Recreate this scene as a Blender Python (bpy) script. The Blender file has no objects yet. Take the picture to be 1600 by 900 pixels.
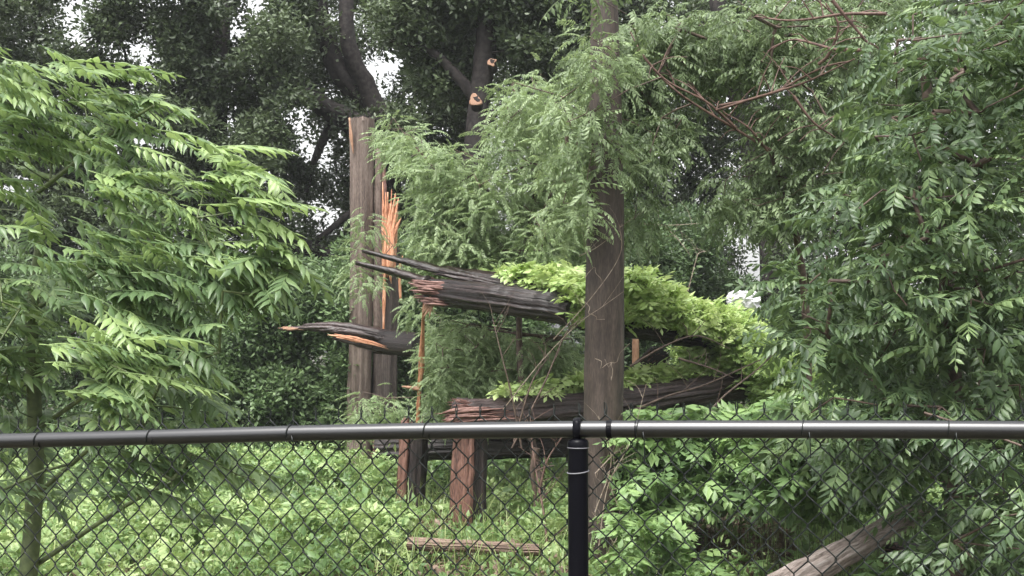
import bpy, bmesh, math, random
import numpy as np
from mathutils import Vector, noise
random.seed(7); RS = np.random.RandomState(11)
SC = bpy.context.scene
COL = SC.collection

# ------------------------------------------------------------------ camera, sky, sun, exposure
F = 1800.0; PITCH = math.atan(100/1800.0); CZ = 1.6
cd = bpy.data.cameras.new('camera'); cam = bpy.data.objects.new('camera', cd); COL.objects.link(cam)
cam.location = (0, 0, CZ); cam.rotation_euler = (math.radians(90)+PITCH, 0, 0)
cd.lens = 40.5; cd.sensor_width = 36; cd.clip_start = 0.05; cd.clip_end = 2000
SC.camera = cam
HAZE = .0009
SUN_EL, SUN_AZ = 64, 205          # azimuth measured clockwise from +Y (behind the camera)
w = bpy.data.worlds.new('World'); SC.world = w; w.use_nodes = True
nt = w.node_tree; nt.nodes.clear()
sky = nt.nodes.new('ShaderNodeTexSky'); sky.sky_type = 'NISHITA'; sky.sun_disc = False
sky.sun_elevation = math.radians(SUN_EL); sky.sun_rotation = math.radians(SUN_AZ)
sky.air_density = 1.6; sky.dust_density = 5; sky.ozone_density = 1
hs = nt.nodes.new('ShaderNodeHueSaturation'); hs.inputs['Saturation'].default_value = 0.08; hs.inputs['Value'].default_value = 1.6
bg = nt.nodes.new('ShaderNodeBackground'); bg.inputs[1].default_value = 0.13
wo = nt.nodes.new('ShaderNodeOutputWorld')
nt.links.new(sky.outputs[0], hs.inputs['Color']); nt.links.new(hs.outputs[0], bg.inputs[0]); nt.links.new(bg.outputs[0], wo.inputs[0])
sd = bpy.data.lights.new('sun', 'SUN'); sd.energy = 2.2; sd.angle = math.radians(35); sd.color = (1, .96, .9)
so = bpy.data.objects.new('sun', sd); COL.objects.link(so)
az, el = math.radians(SUN_AZ), math.radians(SUN_EL)
sdir = Vector((math.sin(az)*math.cos(el), math.cos(az)*math.cos(el), math.sin(el)))
so.rotation_euler = sdir.to_track_quat('Z', 'Y').to_euler(); so.location = sdir*40
SC.view_settings.view_transform = 'Standard'; SC.view_settings.look = 'None'
SC.view_settings.exposure = 0.88; SC.view_settings.gamma = 1; SC.view_settings.use_curve_mapping = False
SC.cycles.max_bounces = 6; SC.cycles.diffuse_bounces = 3; SC.cycles.glossy_bounces = 2
SC.cycles.transmission_bounces = 4; SC.cycles.transparent_max_bounces = 4

# ------------------------------------------------------------------ placing helpers
FW = Vector((0, math.cos(PITCH), math.sin(PITCH))); UP = Vector((0, -math.sin(PITCH), math.cos(PITCH)))
def P(px, py, d):
    return Vector((0, 0, CZ)) + FW*d + Vector((1, 0, 0))*((px-800)/F*d) + UP*((450-py)/F*d)
def Pn(px, py, d):
    px, py, d = map(np.asarray, (px, py, d))
    o = np.zeros(px.shape+(3,)); a = (px-800)/F*d; b = (450-py)/F*d
    o[..., 0] = a; o[..., 1] = d*FW.y + b*UP.y; o[..., 2] = CZ + d*FW.z + b*UP.z
    return o
def project(p):
    q = p - np.array([0, 0, CZ]); d = q @ np.array(FW); return 800+F*q[:, 0]/d, 450-F*(q @ np.array(UP))/d, d
def gz(x, y):
    return 0.05*math.sin(x*0.9+1.3)*math.cos(y*0.6) + 0.03*math.sin(x*2.3+y*1.7)
def gzn(x, y):
    return 0.05*np.sin(x*0.9+1.3)*np.cos(y*0.6) + 0.03*np.sin(x*2.3+y*1.7)
def G(px, d):                      # ground point under pixel column px at depth d
    x = (px-800)/F*d; return Vector((x, d, gz(x, d)))

# ------------------------------------------------------------------ materials
def mat_new(name):
    m = bpy.data.materials.new(name); m.use_nodes = True; t = m.node_tree; t.nodes.clear()
    o = t.nodes.new('ShaderNodeOutputMaterial'); b = t.nodes.new('ShaderNodeBsdfPrincipled')
    t.links.new(b.outputs[0], o.inputs[0]); return m, t, b, o
def ramp(t, cols, fac=None, pos=None):
    r = t.nodes.new('ShaderNodeValToRGB'); e = r.color_ramp.elements
    n = len(cols)
    while len(e) < n: e.new(0.5)
    for i, c in enumerate(cols):
        e[i].position = pos[i] if pos else i/(n-1); e[i].color = (*c, 1)
    if fac is not None: t.links.new(fac, r.inputs[0])
    return r
def leaf_mat(name, dark, mid, light, trans=0.3, rough=0.42, spec=0.5):
    m, t, b, o = mat_new(name)
    a = t.nodes.new('ShaderNodeAttribute'); a.attribute_name = 'tint'
    r = ramp(t, [dark, mid, light], a.outputs['Fac'])
    t.links.new(r.outputs[0], b.inputs['Base Color']); b.inputs['Roughness'].default_value = rough
    b.inputs['Specular IOR Level'].default_value = spec
    tr = t.nodes.new('ShaderNodeBsdfTranslucent')
    mx = t.nodes.new('ShaderNodeMix'); mx.data_type = 'RGBA'; mx.inputs[0].default_value = 0.5
    t.links.new(r.outputs[0], mx.inputs[6]); mx.inputs[7].default_value = (light[0]*1.2, light[1]*1.2, light[2]*.8, 1)
    t.links.new(mx.outputs[2], tr.inputs[0])
    ms = t.nodes.new('ShaderNodeMixShader'); ms.inputs[0].default_value = trans
    t.links.new(b.outputs[0], ms.inputs[1]); t.links.new(tr.outputs[0], ms.inputs[2]); t.links.new(ms.outputs[0], o.inputs[0])
    return m
def wood_mat(name, cols, pos=None, rough=0.6, grain=(60, 60, 3), bump=0.6, blot=2.5, use_uv=True):
    """grain runs along the log: object data carries a 'grain' vector attribute (round, radial, along)."""
    m, t, b, o = mat_new(name)
    a = t.nodes.new('ShaderNodeAttribute'); a.attribute_name = 'grain'
    mp = t.nodes.new('ShaderNodeMapping'); mp.inputs['Scale'].default_value = grain; t.links.new(a.outputs['Vector'], mp.inputs[0])
    n1 = t.nodes.new('ShaderNodeTexNoise'); n1.inputs['Scale'].default_value = 1; n1.inputs['Detail'].default_value = 8; n1.inputs['Roughness'].default_value = .65
    t.links.new(mp.outputs[0], n1.inputs[0])
    n2 = t.nodes.new('ShaderNodeTexNoise'); n2.inputs['Scale'].default_value = blot; n2.inputs['Detail'].default_value = 5
    t.links.new(a.outputs['Vector'], n2.inputs[0])
    mm = t.nodes.new('ShaderNodeMath'); mm.operation = 'ADD'
    m1 = t.nodes.new('ShaderNodeMath'); m1.operation = 'MULTIPLY'; m1.inputs[1].default_value = .6
    m2 = t.nodes.new('ShaderNodeMath'); m2.operation = 'MULTIPLY'; m2.inputs[1].default_value = .4
    t.links.new(n1.outputs[0], m1.inputs[0]); t.links.new(n2.outputs[0], m2.inputs[0])
    t.links.new(m1.outputs[0], mm.inputs[0]); t.links.new(m2.outputs[0], mm.inputs[1])
    n3 = t.nodes.new('ShaderNodeTexNoise'); n3.inputs['Scale'].default_value = 22; n3.inputs['Detail'].default_value = 6; t.links.new(a.outputs['Vector'], n3.inputs[0])
    m3 = t.nodes.new('ShaderNodeMath'); m3.operation = 'MULTIPLY_ADD'; m3.inputs[1].default_value = .45; m3.inputs[2].default_value = -.225; t.links.new(n3.outputs[0], m3.inputs[0])
    m4 = t.nodes.new('ShaderNodeMath'); m4.operation = 'ADD'; t.links.new(mm.outputs[0], m4.inputs[0]); t.links.new(m3.outputs[0], m4.inputs[1]); mm = m4
    r = ramp(t, cols, mm.outputs[0], pos or [.36, .5, .64][:len(cols)])
    t.links.new(r.outputs[0], b.inputs['Base Color']); b.inputs['Roughness'].default_value = rough
    bp = t.nodes.new('ShaderNodeBump'); bp.inputs['Strength'].default_value = bump; bp.inputs['Distance'].default_value = .02
    t.links.new(mm.outputs[0], bp.inputs['Height']); t.links.new(bp.outputs[0], b.inputs['Normal'])
    return m
def plain_mat(name, c, rough=.5, spec=.5, nscale=None, c2=None, bump=0):
    m, t, b, o = mat_new(name); b.inputs['Roughness'].default_value = rough; b.inputs['Specular IOR Level'].default_value = spec
    b.inputs['Base Color'].default_value = (*c, 1)
    if nscale:
        tc = t.nodes.new('ShaderNodeTexCoord'); n = t.nodes.new('ShaderNodeTexNoise'); n.inputs['Scale'].default_value = nscale; n.inputs['Detail'].default_value = 6
        t.links.new(tc.outputs['Object'], n.inputs[0]); r = ramp(t, [c, c2 or c], n.outputs[0], [.38, .62]); t.links.new(r.outputs[0], b.inputs['Base Color'])
        if bump:
            bp = t.nodes.new('ShaderNodeBump'); bp.inputs['Strength'].default_value = bump; bp.inputs['Distance'].default_value = .01
            t.links.new(n.outputs[0], bp.inputs['Height']); t.links.new(bp.outputs[0], b.inputs['Normal'])
    return m
M = {}
M['oak'] = leaf_mat('oak_leaf', (.032, .047, .026), (.065, .092, .048), (.12, .16, .085), .25, .42)
M['shrub'] = leaf_mat('shrub_leaf', (.05, .08, .04), (.1, .16, .07), (.17, .25, .115), .3, .42)
M['feather'] = leaf_mat('feathery_leaf', (.16, .22, .11), (.255, .345, .175), (.36, .45, .25), .38, .45)
M['left'] = leaf_mat('bright_leaf', (.08, .135, .062), (.155, .235, .11), (.31, .42, .17), .38, .36)
M['right'] = leaf_mat('glossy_leaf', (.048, .083, .04), (.092, .148, .066), (.2, .285, .12), .32, .38, .5)
M['hang'] = leaf_mat('hanging_leaf', (.08, .12, .055), (.15, .21, .1), (.25, .33, .17), .35, .45)
M['vine'] = leaf_mat('vine_leaf', (.24, .36, .12), (.42, .56, .22), (.58, .68, .34), .38, .42)
M['weed'] = leaf_mat('weed_leaf', (.085, .155, .055), (.175, .28, .1), (.36, .46, .2), .35, .42)
M['weed2'] = leaf_mat('low_plant_leaf', (.08, .14, .055), (.16, .26, .1), (.27, .4, .15), .33, .45)
M['grass'] = leaf_mat('grass_blade', (.12, .19, .06), (.21, .3, .1), (.38, .44, .2), .35, .45)
M['dead'] = leaf_mat('dead_leaf', (.07, .045, .03), (.15, .1, .07), (.26, .19, .14), .2, .6)
M['bark'] = plain_mat('oak_bark', (.018, .015, .015), .8, .3, 14, (.045, .038, .036), .8)
M['stem'] = plain_mat('brown_stem', (.06, .04, .032), .6, .4, 30, (.13, .09, .07), .3)
M['redstem'] = plain_mat('reddish_stem', (.075, .042, .034), .6, .4, 25, (.15, .09, .07), .5)
M['greenstem'] = plain_mat('green_stem', (.06, .08, .03), .5, .4, 25, (.11, .14, .055), .2)
M['palestem'] = plain_mat('pale_dry_stem', (.16, .12, .09), .7, .3, 25, (.3, .25, .2), .2)
M['pole'] = wood_mat('weathered_pole', [(.018, .012, .009), (.043, .03, .023), (.085, .063, .05)], [.34, .5, .68], .65, (3.5, 3.5, 2.2), .3, 3)
M['polegray'] = wood_mat('grey_split_pole', [(.06, .042, .036), (.15, .11, .092), (.24, .19, .165)], [.34, .5, .66], .7, (14, 14, 1), .8)
M['poledark'] = wood_mat('dark_split_pole', [(.025, .018, .016), (.06, .045, .04), (.11, .085, .075)], None, .65, (14, 14, 1), .7)
M['stump'] = wood_mat('red_brown_stump', [(.05, .021, .015), (.125, .057, .04), (.23, .12, .09)], [.34, .5, .68], .6, (16, 16, .9), .8)
M['stumpdark'] = wood_mat('dark_stump', [(.007, .005, .005), (.022, .014, .013), (.05, .033, .028)], None, .6, (16, 16, .9), .8)
M['log'] = wood_mat('wet_dark_log', [(.005, .003, .003), (.015, .009, .008), (.05, .032, .03)], [.36, .52, .68], .33, (11, 11, 1), .8, 3)
M['loggray'] = wood_mat('wet_grey_log', [(.011, .007, .007), (.037, .024, .023), (.11, .082, .08)], [.34, .5, .68], .35, (11, 11, 1), .8, 3)
M['paleLog'] = wood_mat('pale_grey_log', [(.06, .045, .038), (.22, .18, .16), (.38, .335, .315)], [.34, .5, .66], .6, (6, 6, 1.6), .7, 5)
M['brownlog'] = wood_mat('brown_log', [(.05, .03, .02), (.14, .09, .065), (.25, .18, .135)], None, .65, (12, 12, 1.5), .7)
M['orange'] = wood_mat('fresh_orange_splinter', [(.26, .1, .05), (.56, .25, .14), (.68, .42, .28)], [.36, .5, .64], .6, (22, 22, 2), .6, 9)
M['tan'] = wood_mat('tan_splinter', [(.16, .08, .05), (.36, .2, .125), (.52, .34, .24)], [.32, .5, .68], .6, (40, 40, 2), .4)
M['pinkwood'] = wood_mat('reddish_torn_wood', [(.05, .018, .014), (.15, .07, .055), (.34, .21, .18)], [.34, .5, .68], .6, (40, 40, 2), .6)
M['vinyl'] = plain_mat('black_vinyl', (.003, .003, .005), .3, .1)
M['vinylrail'] = plain_mat('black_rail_paint', (.003, .003, .005), .3, .5); M['vinylrail'].node_tree.nodes['Principled BSDF'].inputs['IOR'].default_value = 1.8
M['mesh'] = plain_mat('black_vinyl_wire', (.006, .009, .008), .38, .4)
M['wire'] = plain_mat('galvanised_tie', (.16, .16, .175), .45, .5)
M['bag'] = plain_mat('white_plastic', (.55, .54, .58), .3, .5)
# ground
m, t, b, o = mat_new('leaf_litter_ground')
tc = t.nodes.new('ShaderNodeTexCoord'); n = t.nodes.new('ShaderNodeTexNoise'); n.inputs['Scale'].default_value = 3; n.inputs['Detail'].default_value = 10
t.links.new(tc.outputs['Object'], n.inputs[0]); r = ramp(t, [(.02, .016, .01), (.05, .055, .025), (.09, .06, .04)], n.outputs[0], [.35, .5, .66])
t.links.new(r.outputs[0], b.inputs['Base Color']); b.inputs['Roughness'].default_value = .9
bp = t.nodes.new('ShaderNodeBump'); bp.inputs['Distance'].default_value = .05; t.links.new(n.outputs[0], bp.inputs['Height']); t.links.new(bp.outputs[0], b.inputs['Normal'])
M['ground'] = m

# ------------------------------------------------------------------ object helpers
def link(name, me, mat, parent=None):
    o = bpy.data.objects.new(name, me); COL.objects.link(o)
    if mat is not None: me.materials.append(mat)
    if parent is not None:
        o.parent = parent
        o.location = (0, 0, 0) if parent.parent is not None else -Vector(parent.location)
    return o
def thing(name, label, cat, loc=(0, 0, 0), group=None, kind=None):
    o = bpy.data.objects.new(name, None); COL.objects.link(o); o.location = loc; o.empty_display_size = .1
    tag(o, label, cat, group, kind); return o
def tag(o, label=None, cat=None, group=None, kind=None):
    if label: o['label'] = label
    if cat: o['category'] = cat
    if group: o['group'] = group
    if kind: o['kind'] = kind
    return o
def mesh_np(name, V, T, tint=None, grain=None, smooth=False):
    V = np.ascontiguousarray(V, dtype=np.float32); T = np.ascontiguousarray(T, dtype=np.int32)
    me = bpy.data.meshes.new(name); k = T.shape[1]
    me.vertices.add(len(V)); me.vertices.foreach_set('co', V.ravel())
    me.loops.add(T.size); me.loops.foreach_set('vertex_index', T.ravel())
    me.polygons.add(len(T)); me.polygons.foreach_set('loop_start', np.arange(0, T.size, k, dtype=np.int32))
    me.polygons.foreach_set('loop_total', np.full(len(T), k, dtype=np.int32))
    if smooth: me.polygons.foreach_set('use_smooth', np.ones(len(T), dtype=bool))
    if tint is not None:
        a = me.attributes.new('tint', 'FLOAT', 'POINT'); a.data.foreach_set('value', np.ascontiguousarray(tint, dtype=np.float32))
    if grain is not None:
        a = me.attributes.new('grain', 'FLOAT_VECTOR', 'POINT'); a.data.foreach_set('vector', np.ascontiguousarray(grain, dtype=np.float32).ravel())
    me.update(calc_edges=True); me.validate(); return me
class MB:                                     # collects quads (tris as degenerate-free quads list is split) with grain coordinates
    def __init__(s): s.V = []; s.G = []; s.T = []; s.n = 0
    def add(s, V, T, Gr=None):
        V = np.asarray(V, float); T = np.asarray(T, int)
        s.V.append(V); s.G.append(V*1.0 if Gr is None else np.asarray(Gr, float)); s.T.append(T+s.n); s.n += len(V)
    def build(s, name, mat, parent=None, smooth=True):
        me = mesh_np(name, np.vstack(s.V), np.vstack(s.T), None, np.vstack(s.G), smooth)
        return link(name, me, mat, parent)
def frames(pts):
    pts = np.asarray(pts, float); n = len(pts); tg = np.gradient(pts, axis=0)
    tg /= np.linalg.norm(tg, axis=1)[:, None]+1e-9
    u = np.array([0, 0, 1.]) if abs(tg[0][2]) < .9 else np.array([1., 0, 0])
    A = []; B = []
    for i in range(n):
        u = u - tg[i]*np.dot(u, tg[i]); u /= np.linalg.norm(u)+1e-9
        A.append(u); B.append(np.cross(tg[i], u))
    return tg, np.array(A), np.array(B)
def tube(mb, pts, radii, sides=6, rough=0.0, seed=0, ridge=0.0, caps=True, prof=None, groove=0.0):
    """tube of triangles with optional uneven surface; prof(theta, s) multiplies the radius."""
    pts = np.asarray(pts, float); n = len(pts); radii = np.broadcast_to(np.asarray(radii, float), (n,))
    tg, A, B = frames(pts); th = np.linspace(0, 2*math.pi, sides, endpoint=False)
    s = np.r_[0, np.cumsum(np.linalg.norm(np.diff(pts, axis=0), axis=1))]
    V = np.zeros((n, sides, 3)); Gr = np.zeros((n, sides, 3)); rr = np.zeros((n, sides))
    for i in range(n):
        for j in range(sides):
            r = radii[i]
            if ridge: r *= 1+ridge*noise.noise(Vector((math.cos(th[j])*3.1+seed, math.sin(th[j])*3.1, s[i]*.5)))
            if rough: r *= 1+rough*noise.noise(Vector((math.cos(th[j])*1.2, math.sin(th[j])*1.2+seed, s[i]*4)))
            if groove: r *= 1-groove*max(0, abs(noise.noise(Vector((math.cos(th[j])*6+seed, math.sin(th[j])*6, s[i]*.8)))*-4+.6))
            if prof: r *= prof(th[j], s[i]/max(s[-1], 1e-6))
            rr[i, j] = r
    V = pts[:, None, :] + rr[..., None]*(np.cos(th)[None, :, None]*A[:, None, :]+np.sin(th)[None, :, None]*B[:, None, :])
    rad0 = radii.mean()
    Gr[..., 0] = np.cos(th)[None, :]*max(rad0, .01)*6.6/1+seed; Gr[..., 1] = np.sin(th)[None, :]*max(rad0, .01)*6.6; Gr[..., 2] = s[:, None]*1.0
    idx = np.arange(n*sides).reshape(n, sides); a = idx[:-1]; b_ = np.roll(idx, -1, 1)[:-1]; c = np.roll(idx, -1, 1)[1:]; d = idx[1:]
    T = np.concatenate([np.stack([a, b_, c], -1).reshape(-1, 3), np.stack([a, c, d], -1).reshape(-1, 3)])
    V = V.reshape(-1, 3); Gr = Gr.reshape(-1, 3)
    if caps:
        c0 = n*sides; c1 = c0+1; k0 = c0+2; k1 = k0+sides
        V = np.vstack([V, pts[0], pts[-1], V[:sides], V[-sides:]]); Gr = np.vstack([Gr, Gr[0]*.3, Gr[-1]*.3, Gr[:sides], Gr[-sides:]])
        e = []
        for j in range(sides):
            e.append((c0, k0+(j+1) % sides, k0+j)); e.append((c1, k1+j, k1+(j+1) % sides))
        T = np.vstack([T, e])
    mb.add(V, T, Gr)
def spline(pts, n):
    pts = np.asarray([tuple(p) for p in pts], float); k = len(pts)
    if k == 2: return pts[0]+(pts[1]-pts[0])*np.linspace(0, 1, n)[:, None]
    P_ = np.vstack([2*pts[0]-pts[1], pts, 2*pts[-1]-pts[-2]]); out = []
    for t_ in np.linspace(0, k-1-1e-6, n):
        i = int(t_); f = t_-i; p0, p1, p2, p3 = P_[i], P_[i+1], P_[i+2], P_[i+3]
        out.append(.5*((2*p1)+(-p0+p2)*f+(2*p0-5*p1+4*p2-p3)*f*f+(-p0+3*p1-3*p2+p3)*f**3))
    return np.array(out)

# ------------------------------------------------------------------ leaves
def leaflet(l, w, fold=.25, fine=False, curl=.15):
    """leaf lying along +y, normal +z, folded on its midrib."""
    h = w/2; z = -h*fold*2
    if fine == 'long':
        V = [(0, 0, 0), (-h*.9, l*.2, z*.9), (h*.9, l*.2, z*.9), (0, l*.22, .01*l), (-h, l*.36, z), (h, l*.36, z), (0, l*.42, 0),
             (-h*.5, l*.66, z*.5-curl*l*.35), (h*.5, l*.66, z*.5-curl*l*.35), (0, l*.7, -curl*l*.35), (0, l*1.08, -curl*l*1.3)]
        T = [(0, 3, 1), (0, 2, 3), (1, 3, 6), (1, 6, 4), (3, 2, 5), (3, 5, 6), (4, 6, 9), (4, 9, 7), (6, 5, 8), (6, 8, 9), (7, 9, 10), (9, 8, 10)]
        return np.array(V, float), np.array(T, int)
    if not fine:
        V = [(0, 0, 0), (0, l, -curl*l), (-h, l*.42, z+.0), (h, l*.42, z+.0), (0, l*.45, 0)]
        T = [(0, 4, 2), (4, 1, 2), (0, 3, 4), (4, 3, 1)]
    else:
        V = [(0, 0, 0), (-h*.8, l*.2, z*.8), (h*.8, l*.2, z*.8), (0, l*.25, 0), (-h, l*.45, z), (h, l*.45, z), (0, l*.5, -curl*l*.2),
             (-h*.5, l*.75, z*.6-curl*l*.5), (h*.5, l*.75, z*.6-curl*l*.5), (0, l*.76, -curl*l*.5), (0, l, -curl*l)]
        T = [(0, 3, 1), (0, 2, 3), (1, 3, 6), (1, 6, 4), (3, 2, 5), (3, 5, 6), (4, 6, 9), (4, 9, 7), (6, 5, 8), (6, 8, 9), (7, 9, 10), (9, 8, 10)]
    return np.array(V, float), np.array(T, int)
def basis(y, zhint):
    y = y/np.linalg.norm(y, axis=-1, keepdims=True); x = np.cross(y, zhint); x /= np.linalg.norm(x, axis=-1, keepdims=True)+1e-9
    z = np.cross(x, y); return np.stack([x, y, z], -1)           # columns
def inst(tmpl, Mx, pos, tint, jit=.18, rs=RS):
    V, T, tv = tmpl; n = len(pos)
    W = np.einsum('nij,vj->nvi', Mx, V)+pos[:, None, :]
    tt = np.clip(tint[:, None]+(tv[None, :]-.5)*jit*2, 0, 1)
    TT = (T[None]+(np.arange(n)*len(V))[:, None, None]).reshape(-1, 3)
    return W.reshape(-1, 3), TT, tt.ravel()
def merge(parts):
    V = []; T = []; A = []; k = 0
    for v, t_, a in parts: V.append(v); T.append(t_+k); A.append(a); k += len(v)
    return np.vstack(V), np.vstack(T), np.concatenate(A)
def frond(L, npairs, l, w, droop=.8, hang=.6, angle=55, fine=False, rs=RS, terminal=True, fold=.25, stem=.004):
    """pinnate leaf: rachis along +y arching down, leaflets paired on it."""
    s = np.linspace(0, 1, npairs+2)[1:]; parts = []
    def pt(u):
        a = droop*u; return np.array([0, L*(math.sin(a)/max(droop, 1e-3) if droop > .01 else u), -L*(1-math.cos(a))/max(droop, 1e-3)])
    lv, lt = leaflet(1, w/l, fold, fine)
    for i, u in enumerate(s):
        last = i == len(s)-1
        for sg in ((0,) if last else (-1, 1)):
            if last and not terminal: continue
            u2 = u+rs.uniform(-.25, .25)/npairs*(0 if last else 1)
            p = pt(u2); a = droop*u2; t = np.array([0, math.cos(a), -math.sin(a)])
            ang = math.radians(angle+rs.uniform(-14, 14))*sg
            d = t*math.cos(ang)+np.array([1, 0, 0])*math.sin(ang)+np.array([0, 0, -1])*hang*rs.uniform(.5, 1.4)*(1 if sg else .4)
            B = basis(d[None], np.array([[rs.uniform(-.25, .25), rs.uniform(-.2, .3), 1.]]))[0]
            size = l*(.62+.38*math.sin(math.pi*min(1, u2*.8+.15)))*rs.uniform(.82, 1.12)
            parts.append(((lv*size) @ B.T + p, lt, np.full(len(lv), rs.uniform(0, 1))))
    if stem:
        k = 6; us = np.linspace(0, 1, k); pts = np.array([pt(u) for u in us]); V = []
        for i, q in enumerate(pts):
            r = stem*(1-.6*i/k); V += [q+[r, 0, 0], q+[-r*.6, 0, r*.8], q+[-r*.6, 0, -r*.8]]
        T = []
        for i in range(k-1):
            for j in range(3):
                a_, b_ = i*3+j, i*3+(j+1) % 3; T += [(a_, b_, b_+3), (a_, b_+3, a_+3)]
        parts.append((np.array(V), np.array(T), np.full(len(V), .95)))
    return merge(parts)
def rosette(n, l, w, r=.05, up=.3, rs=RS, fine=False, flat=.6):
    parts = []; lv, lt = leaflet(1, w/l, .25, fine)
    for i in range(n):
        d = rs.normal(size=3); d[2] = d[2]*flat+up; d /= np.linalg.norm(d)
        zh = np.array([[rs.uniform(-.7, .7), rs.uniform(-.7, .7), 1.]])
        B = basis(d[None], zh)[0]; p = d*rs.uniform(.1, 1)*r + rs.normal(size=3)*r*.45
        parts.append((lv*l*rs.uniform(.7, 1.2) @ B.T + p, lt, np.full(len(lv), rs.uniform(0, 1))))
    return merge(parts)
def rot_z_tilt(n, az, tilt, roll, scale):
    """az: heading of local +y (0 = +x), tilt up, roll."""
    y = np.stack([np.cos(az)*np.cos(tilt), np.sin(az)*np.cos(tilt), np.sin(tilt)], -1)
    zh = np.stack([-np.sin(az)*np.sin(roll), np.cos(az)*np.sin(roll), np.cos(roll)], -1)
    return basis(y, zh)*scale[:, None, None]
def scatter(tmpls, pos, az, tilt, roll, scale, tint, jit=.18):
    n = len(pos); ch = RS.randint(0, len(tmpls), n); parts = []
    Mx = rot_z_tilt(n, az, tilt, roll, scale)
    for k, tm in enumerate(tmpls):
        s = ch == k
        if s.any(): parts.append(inst(tm, Mx[s], pos[s], tint[s], jit))
    return merge(parts)
def foliage(name, parts, mat, parent=None, smooth=False):
    V, T, A = merge(parts)
    if parent is not None: V = V
    return link(name, mesh_np(name, V, T, A, None, smooth), mat, parent)

def in_poly(px, py, poly):
    ins = np.zeros(len(px), bool); j = len(poly)-1
    for i in range(len(poly)):
        xi, yi = poly[i]; xj, yj = poly[j]
        c = ((yi > py) != (yj > py)) & (px < (xj-xi)*(py-yi)/((yj-yi) or 1e-9)+xi); ins ^= c; j = i
    return ins
def sample_poly(poly, n, d0, d1, rs=RS, sep=0):
    xs = [p[0] for p in poly]; ys = [p[1] for p in poly]; out = []
    tries = 0
    while len(out) < n and tries < n*60:
        tries += 1
        x, y = rs.uniform(min(xs), max(xs)), rs.uniform(min(ys), max(ys))
        if not in_poly(np.array([x]), np.array([y]), poly)[0]: continue
        if sep and any((x-q[0])**2+(y-q[1])**2 < sep*sep for q in out): continue
        out.append((x, y, rs.uniform(d0, d1)))
    a = np.array(out); return Pn(a[:, 0], a[:, 1], a[:, 2])
def skeleton(mb, start_pts, start_r, targets, r_tip=.004, kink=.12, sides=5, expo=.45, maxr=None):
    """joins every target to the nearest wood already grown; radii add up towards the trunk."""
    nodes = [np.array(p) for p in start_pts]; par = [-1]*len(nodes); cnt = [0]*len(nodes)
    root = nodes[0]; T = sorted([np.array(t_) for t_ in targets], key=lambda q: np.linalg.norm(q-nodes[-1]))
    base = len(nodes)
    for q in T:
        N = np.array(nodes); dd = np.linalg.norm(N-q, axis=1)+.35*np.maximum(0, N[:, 2]-q[2])
        i = int(np.argmin(dd)); p = nodes[i]; L = np.linalg.norm(q-p); k = max(1, int(L/.45)); prev = i
        for s in range(1, k+1):
            f = s/k; x = p+(q-p)*f + RS.normal(size=3)*kink*L/k*(0 if s == k else 1); x[2] += .12*L*math.sin(math.pi*f)*(0 if s == k else 1)
            nodes.append(x); par.append(prev); cnt.append(0); prev = len(nodes)-1
    c = [0]*len(nodes)
    kids = [0]*len(nodes)
    for i in range(len(nodes)-1, base-1, -1):
        if kids[i] == 0: c[i] += 1
        if par[i] >= 0: c[par[i]] += c[i]; kids[par[i]] += 1
    rad = [r_tip*max(1, x)**expo for x in c]
    if maxr: rad = [min(r, maxr) for r in rad]
    for i in range(base, len(nodes)):
        p = par[i]; ra = min(rad[p] if p >= base else rad[i]*1.25, rad[i]*1.35)
        mid = (nodes[p]+nodes[i])/2+RS.normal(size=3)*.02*np.linalg.norm(nodes[i]-nodes[p])
        tube(mb, [nodes[p], mid, nodes[i]], [ra, (ra+rad[i])/2, rad[i]], sides, caps=False)

# ------------------------------------------------------------------ ground
def build_ground():
    xs = np.concatenate([-np.geomspace(400, 12, 14), np.linspace(-11, 11, 90), np.geomspace(12, 400, 14)])
    ys = np.concatenate([np.linspace(-30, 0, 12), np.linspace(.5, 30, 110), np.geomspace(31, 900, 20)])
    X, Y = np.meshgrid(xs, ys); Z = gzn(X, Y)
    k = (np.abs(X) > 12) | (Y > 31); Z = np.where(k, 0, Z)
    V = np.stack([X, Y, Z], -1).reshape(-1, 3); n, m_ = X.shape; I = np.arange(n*m_).reshape(n, m_)
    T = np.stack([I[:-1, :-1], I[:-1, 1:], I[1:, 1:], I[1:, :-1]], -1).reshape(-1, 4)
    tag(link('ground', mesh_np('ground', V, T, smooth=True), M['ground']), 'damp leaf-littered ground under the weeds and trees', 'ground', kind='structure')
build_ground()

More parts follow.
